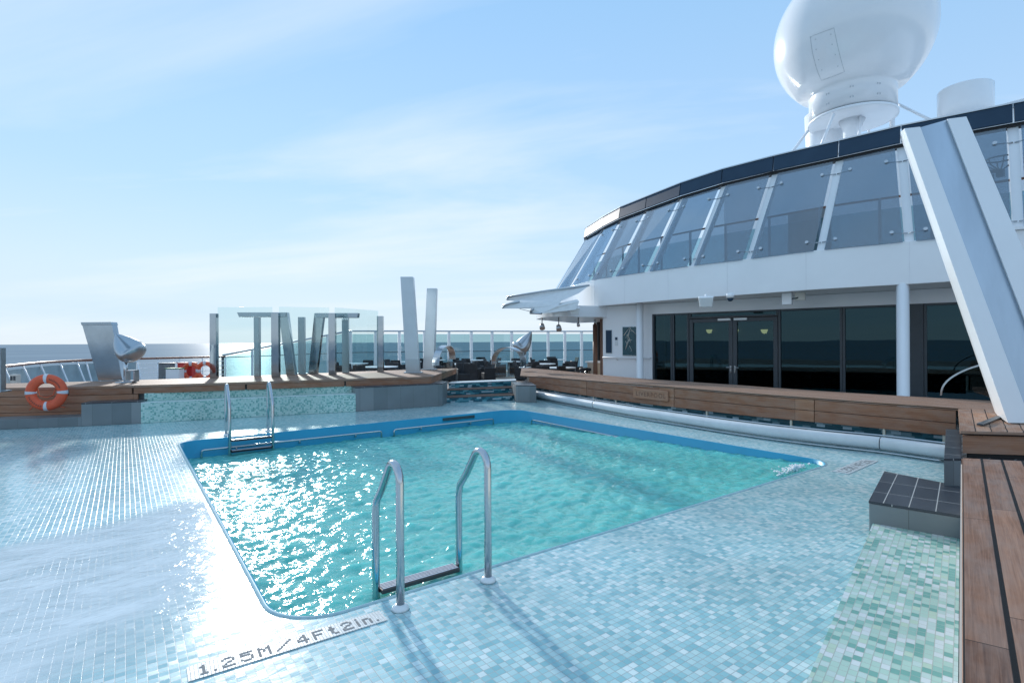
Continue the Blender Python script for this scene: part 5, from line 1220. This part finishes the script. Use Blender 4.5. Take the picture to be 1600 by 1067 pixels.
def small_ring(px_, py_, dep, label):
    c = D(px_, py_, dep); root = thing('lifebuoy', label, 'lifebuoy', c, 'small lifebuoys at the ship side')
    MB().tube([c+RT*0.26*math.cos(a)+V(0, 0, 0.26*math.sin(a)) for a in [2*math.pi*k/28 for k in range(28)]], 0.075, 10, closed=True).build('ring', 'orange_plastic', root)
    for q in range(4):
        a = q*math.pi/2; MB().tube([c+RT*0.26*math.cos(a+k)+V(0, 0, 0.26*math.sin(a+k)) for k in (-0.2, 0, 0.2)], 0.078, 10).build('reflective_band', 'reflective_tape', root)
small_ring(299, 580, 18.7, 'small distant orange lifebuoy in front of the red cabinet')
small_ring(321, 579, 18.7, 'small distant orange lifebuoy right of the red cabinet')

# back windscreen
ws_px = [(545, 518.2, 28.6), (625, 517.6, 29.3), (702, 517.2, 30.2), (770, 517.2, 31.0), (828, 517.2, 31.8), (883, 517.4, 32.4), (934, 517.6, 33.0), (990, 518, 33.8)]
wsp = [D(x, y, d) for x, y, d in ws_px]; TOPZ = sum(p.z for p in wsp)/len(wsp)
for q in wsp: q.z = TOPZ
WS = thing('glass_windscreen', 'long glass windscreen with white posts at the far side of the dining deck', 'windscreen', V(wsp[3].x, wsp[3].y, MD))
wpth = smoothpath(wsp, 8)
MB().tube(wpth, 0.04, 8).build('top_rail', 'satin_silver', WS)
MB().tube([V(p.x, p.y, 0.95) for p in wpth], 0.02, 6).build('mid_rail', 'dark_frame', WS)
ppx = (548, 586.5, 624, 663, 701.5, 736, 768.5, 799, 828.5, 856, 882.5, 908, 934)
def at_px(path, px_):
    pts = resample(path, 600); return min(pts, key=lambda p: abs(800+FPX*(p-EYE).dot(CR)/(p-EYE).dot(FWD)-px_))
pq_ = [at_px(wpth, x) for x in ppx]
for i, p in enumerate(pq_):
    t = (pq_[min(i+1, len(pq_)-1)]-pq_[max(0, i-1)]).normalized()
    n = V(-t.y, t.x, 0); MB().box(V(p.x, p.y, (MD+TOPZ)/2), t*0.07, n*0.09, V(0, 0, (TOPZ-MD)/2-0.04)).build('post', 'white_paint', WS)
for i in range(len(pq_)-1):
    a, b_ = pq_[i], pq_[i+1]; t = (b_-a).normalized(); n = V(-t.y, t.x, 0); L = (b_-a).length/2-0.09
    MB().box(V((a.x+b_.x)/2, (a.y+b_.y)/2, (MD+0.1+TOPZ-0.16)/2), t*L, n*0.008, V(0, 0, (TOPZ-0.16-MD-0.1)/2)).build('pane', 'screen_glass', WS)
# sloping wing of the windscreen
a, b_ = V(wsp[0].x, wsp[0].y, 0), None
w0 = D(348, 555, 23.4); w1 = wsp[0].copy()
SWG = thing('glass_wing_screen', 'sloping glass screen that drops from the windscreen to the open railing', 'windscreen', V((w0.x+w1.x)/2, (w0.y+w1.y)/2, MD))
MB().tube([w0, w1], 0.045, 8).build('top_rail', 'satin_silver', SWG)
dl = (w1-w0); 
for k in range(5):
    a = w0.lerp(w1, k/5); b_ = w0.lerp(w1, (k+1)/5); t = V(dl.x, dl.y, 0).normalized(); n = V(-t.y, t.x, 0)
    MB().solid([V(a.x, a.y, MD+0.1)+t*0.05, V(b_.x, b_.y, MD+0.1)-t*0.05, b_-t*0.05-V(0, 0, 0.08), a+t*0.05-V(0, 0, 0.08)], n*0.012).build('pane', 'screen_glass', SWG)
    MB().box(V(a.x, a.y, (MD+a.z)/2), t*0.035, n*0.05, V(0, 0, (a.z-MD)/2)).build('post', 'white_paint' if k else 'dark_frame', SWG)
MB().tube([V(w0.x, w0.y, 0.86), V(w1.x, w1.y, 0.95)], 0.02, 6).build('mid_rail', 'dark_frame', SWG)

# ================================================================== DINING FURNITURE
def make_chair():
    root = thing('wicker_chair', 'x', 'chair', V(0, 0, 0), 'black wicker dining chairs')
    MB().box((0, 0, 0.24), (0.50, 0.50, 0.40)).build('seat', 'black_wicker', root, bevel=0.03)
    sec = []
    for z, y, wd2 in ((0.04, 0.22, 0.27), (0.45, 0.25, 0.28), (0.70, 0.29, 0.28), (0.86, 0.32, 0.26)):
        sec.append([V(-wd2, y-0.04, z), V(0, y+0.02, z), V(wd2, y-0.04, z), V(wd2, y+0.02, z), V(0, y+0.07, z), V(-wd2, y+0.02, z)])
    MB().loft(sec, False).build('backrest', 'black_wicker', root, bevel=0.012)
    for s_ in (-1, 1): MB().box((s_*0.275, -0.01, 0.34), (0.05, 0.50, 0.60)).build('armrest', 'black_wicker', root, bevel=0.02)
    for sx in (-1, 1):
        for sy in (-1, 1): MB().box((sx*0.24, sy*0.22, 0.02), (0.04, 0.04, 0.04)).build('leg', 'steel', root)
    return root
def make_table():
    root = thing('dining_table', 'x', 'table', V(0, 0, 0), 'dining tables on the aft deck')
    MB().lathe([(0.0, 0.71), (0.55, 0.71), (0.58, 0.72), (0.58, 0.745), (0.56, 0.75), (0, 0.75)], V(0, 0, 0), 32).build('tabletop', 'stone_top', root)
    MB().lathe([(0.04, 0.02), (0.04, 0.709)], V(0, 0, 0), 12).build('pedestal', 'satin_silver', root)
    MB().lathe([(0.26, 0.0), (0.26, 0.015), (0.04, 0.03)], V(0, 0, 0), 20).build('foot', 'satin_silver', root)
    return root
def copy_tree(o):
    r = o.copy(); COL.objects.link(r)
    for ch in list(o.children):
        c = ch.copy(); COL.objects.link(c); c.parent = r
    return r
ch0, tb0 = make_chair(), make_table(); used = {'c': False, 't': False}
def put(kind, p, rz, label):
    src = ch0 if kind == 'c' else tb0
    o = src if not used[kind] else copy_tree(src)
    used[kind] = True; o.location = V(p.x, p.y, MD); o.rotation_euler = (0, 0, rz); o['label'] = label; return o
tables = [(594, 22.0, 1.25, 'white round table seen through the right pane of the windbreak', 'white table behind the windbreak'),
          (641, 27.5, 1.0, 'table behind the foot of the tall steel pylon', 'table behind the tall steel pylon'),
          (717, 24.5, 1.0, 'round table just right of the left hooped handrail', 'table right of the left hoop'),
          (745, 29.5, 1.0, 'small far table above the middle of the pool steps', 'far table over the pool steps'),
          (795, 27.0, 1.0, 'table seen through the right hooped handrail', 'table seen in the right hoop'),
          (848, 24.0, 1.0, 'table right of the scoop sculpture by the pool steps', 'table right of the right scoop'),
          (866, 29.5, 1.0, 'far table near the windscreen, below the canopy spotlights', 'far table below the spotlights'),
          (876, 20.5, 1.0, 'near table just behind the curved teak bench', 'near table behind the curved bench'),
          (680, 29.8, 1.0, 'far table near the windscreen, between the two leaning pylons and the left hoop', 'far table by the pale pylon'),
          (556, 25.5, 1.0, 'table dimly seen behind the right steel frame and the windbreak', 'table behind the right steel frame')]
random.seed(11)
for (px_, dep, sc_, lab, short) in tables:
    c = D(px_, 560, dep); t = put('t', c, random.random(), lab); t.scale = (sc_, sc_, 1)
    a0_ = random.uniform(-0.25, 0.25)
    for k, side in enumerate(('near left side', 'right side', 'far side', 'left side')):
        a = a0_+k*math.pi/2+math.pi*1.25 ; dv = V(math.cos(a+YAW*0), math.sin(a), 0)*(0.62+0.34*sc_)
        # directions relative to the viewer so that the wording holds
        ang = (math.radians(-115), math.radians(-10), math.radians(80), math.radians(170))[k]+a0_
        dv = (RT*math.cos(ang)+FWD*math.sin(ang))*(0.45+0.52*sc_)
        put('c', V(c.x+dv.x, c.y+dv.y, 0), math.atan2(dv.y, dv.x)-math.pi/2+random.uniform(-0.2, 0.2), 'black wicker chair, %s of the %s' % (side, short))
# chairs at the head of the steps
for px_, dep, rz, lab in ((724.5, 22.2, 0.3, 'black wicker chair front left above the pool steps, side on'), (738.5, 22.3, 2.9, 'black wicker chair front and centre above the pool steps, back turned'), (762.5, 22.8, -1.2, 'black wicker chair with curved back beside the right hoop foot'), (752, 24.6, 2.2, 'black wicker chair half hidden between the front chairs and right hoop'),
                          (888, 19.0, 0.9, 'black wicker chair nearest the curved bench, left of the bar stools'), (897, 23.5, 2.4, 'black wicker chair just left of the bar stools'), (838, 20.2, 2.0, 'black wicker chair right beside the right scoop sculpture post')):
    put('c', D(px_, 560, dep), rz-YAW, lab)
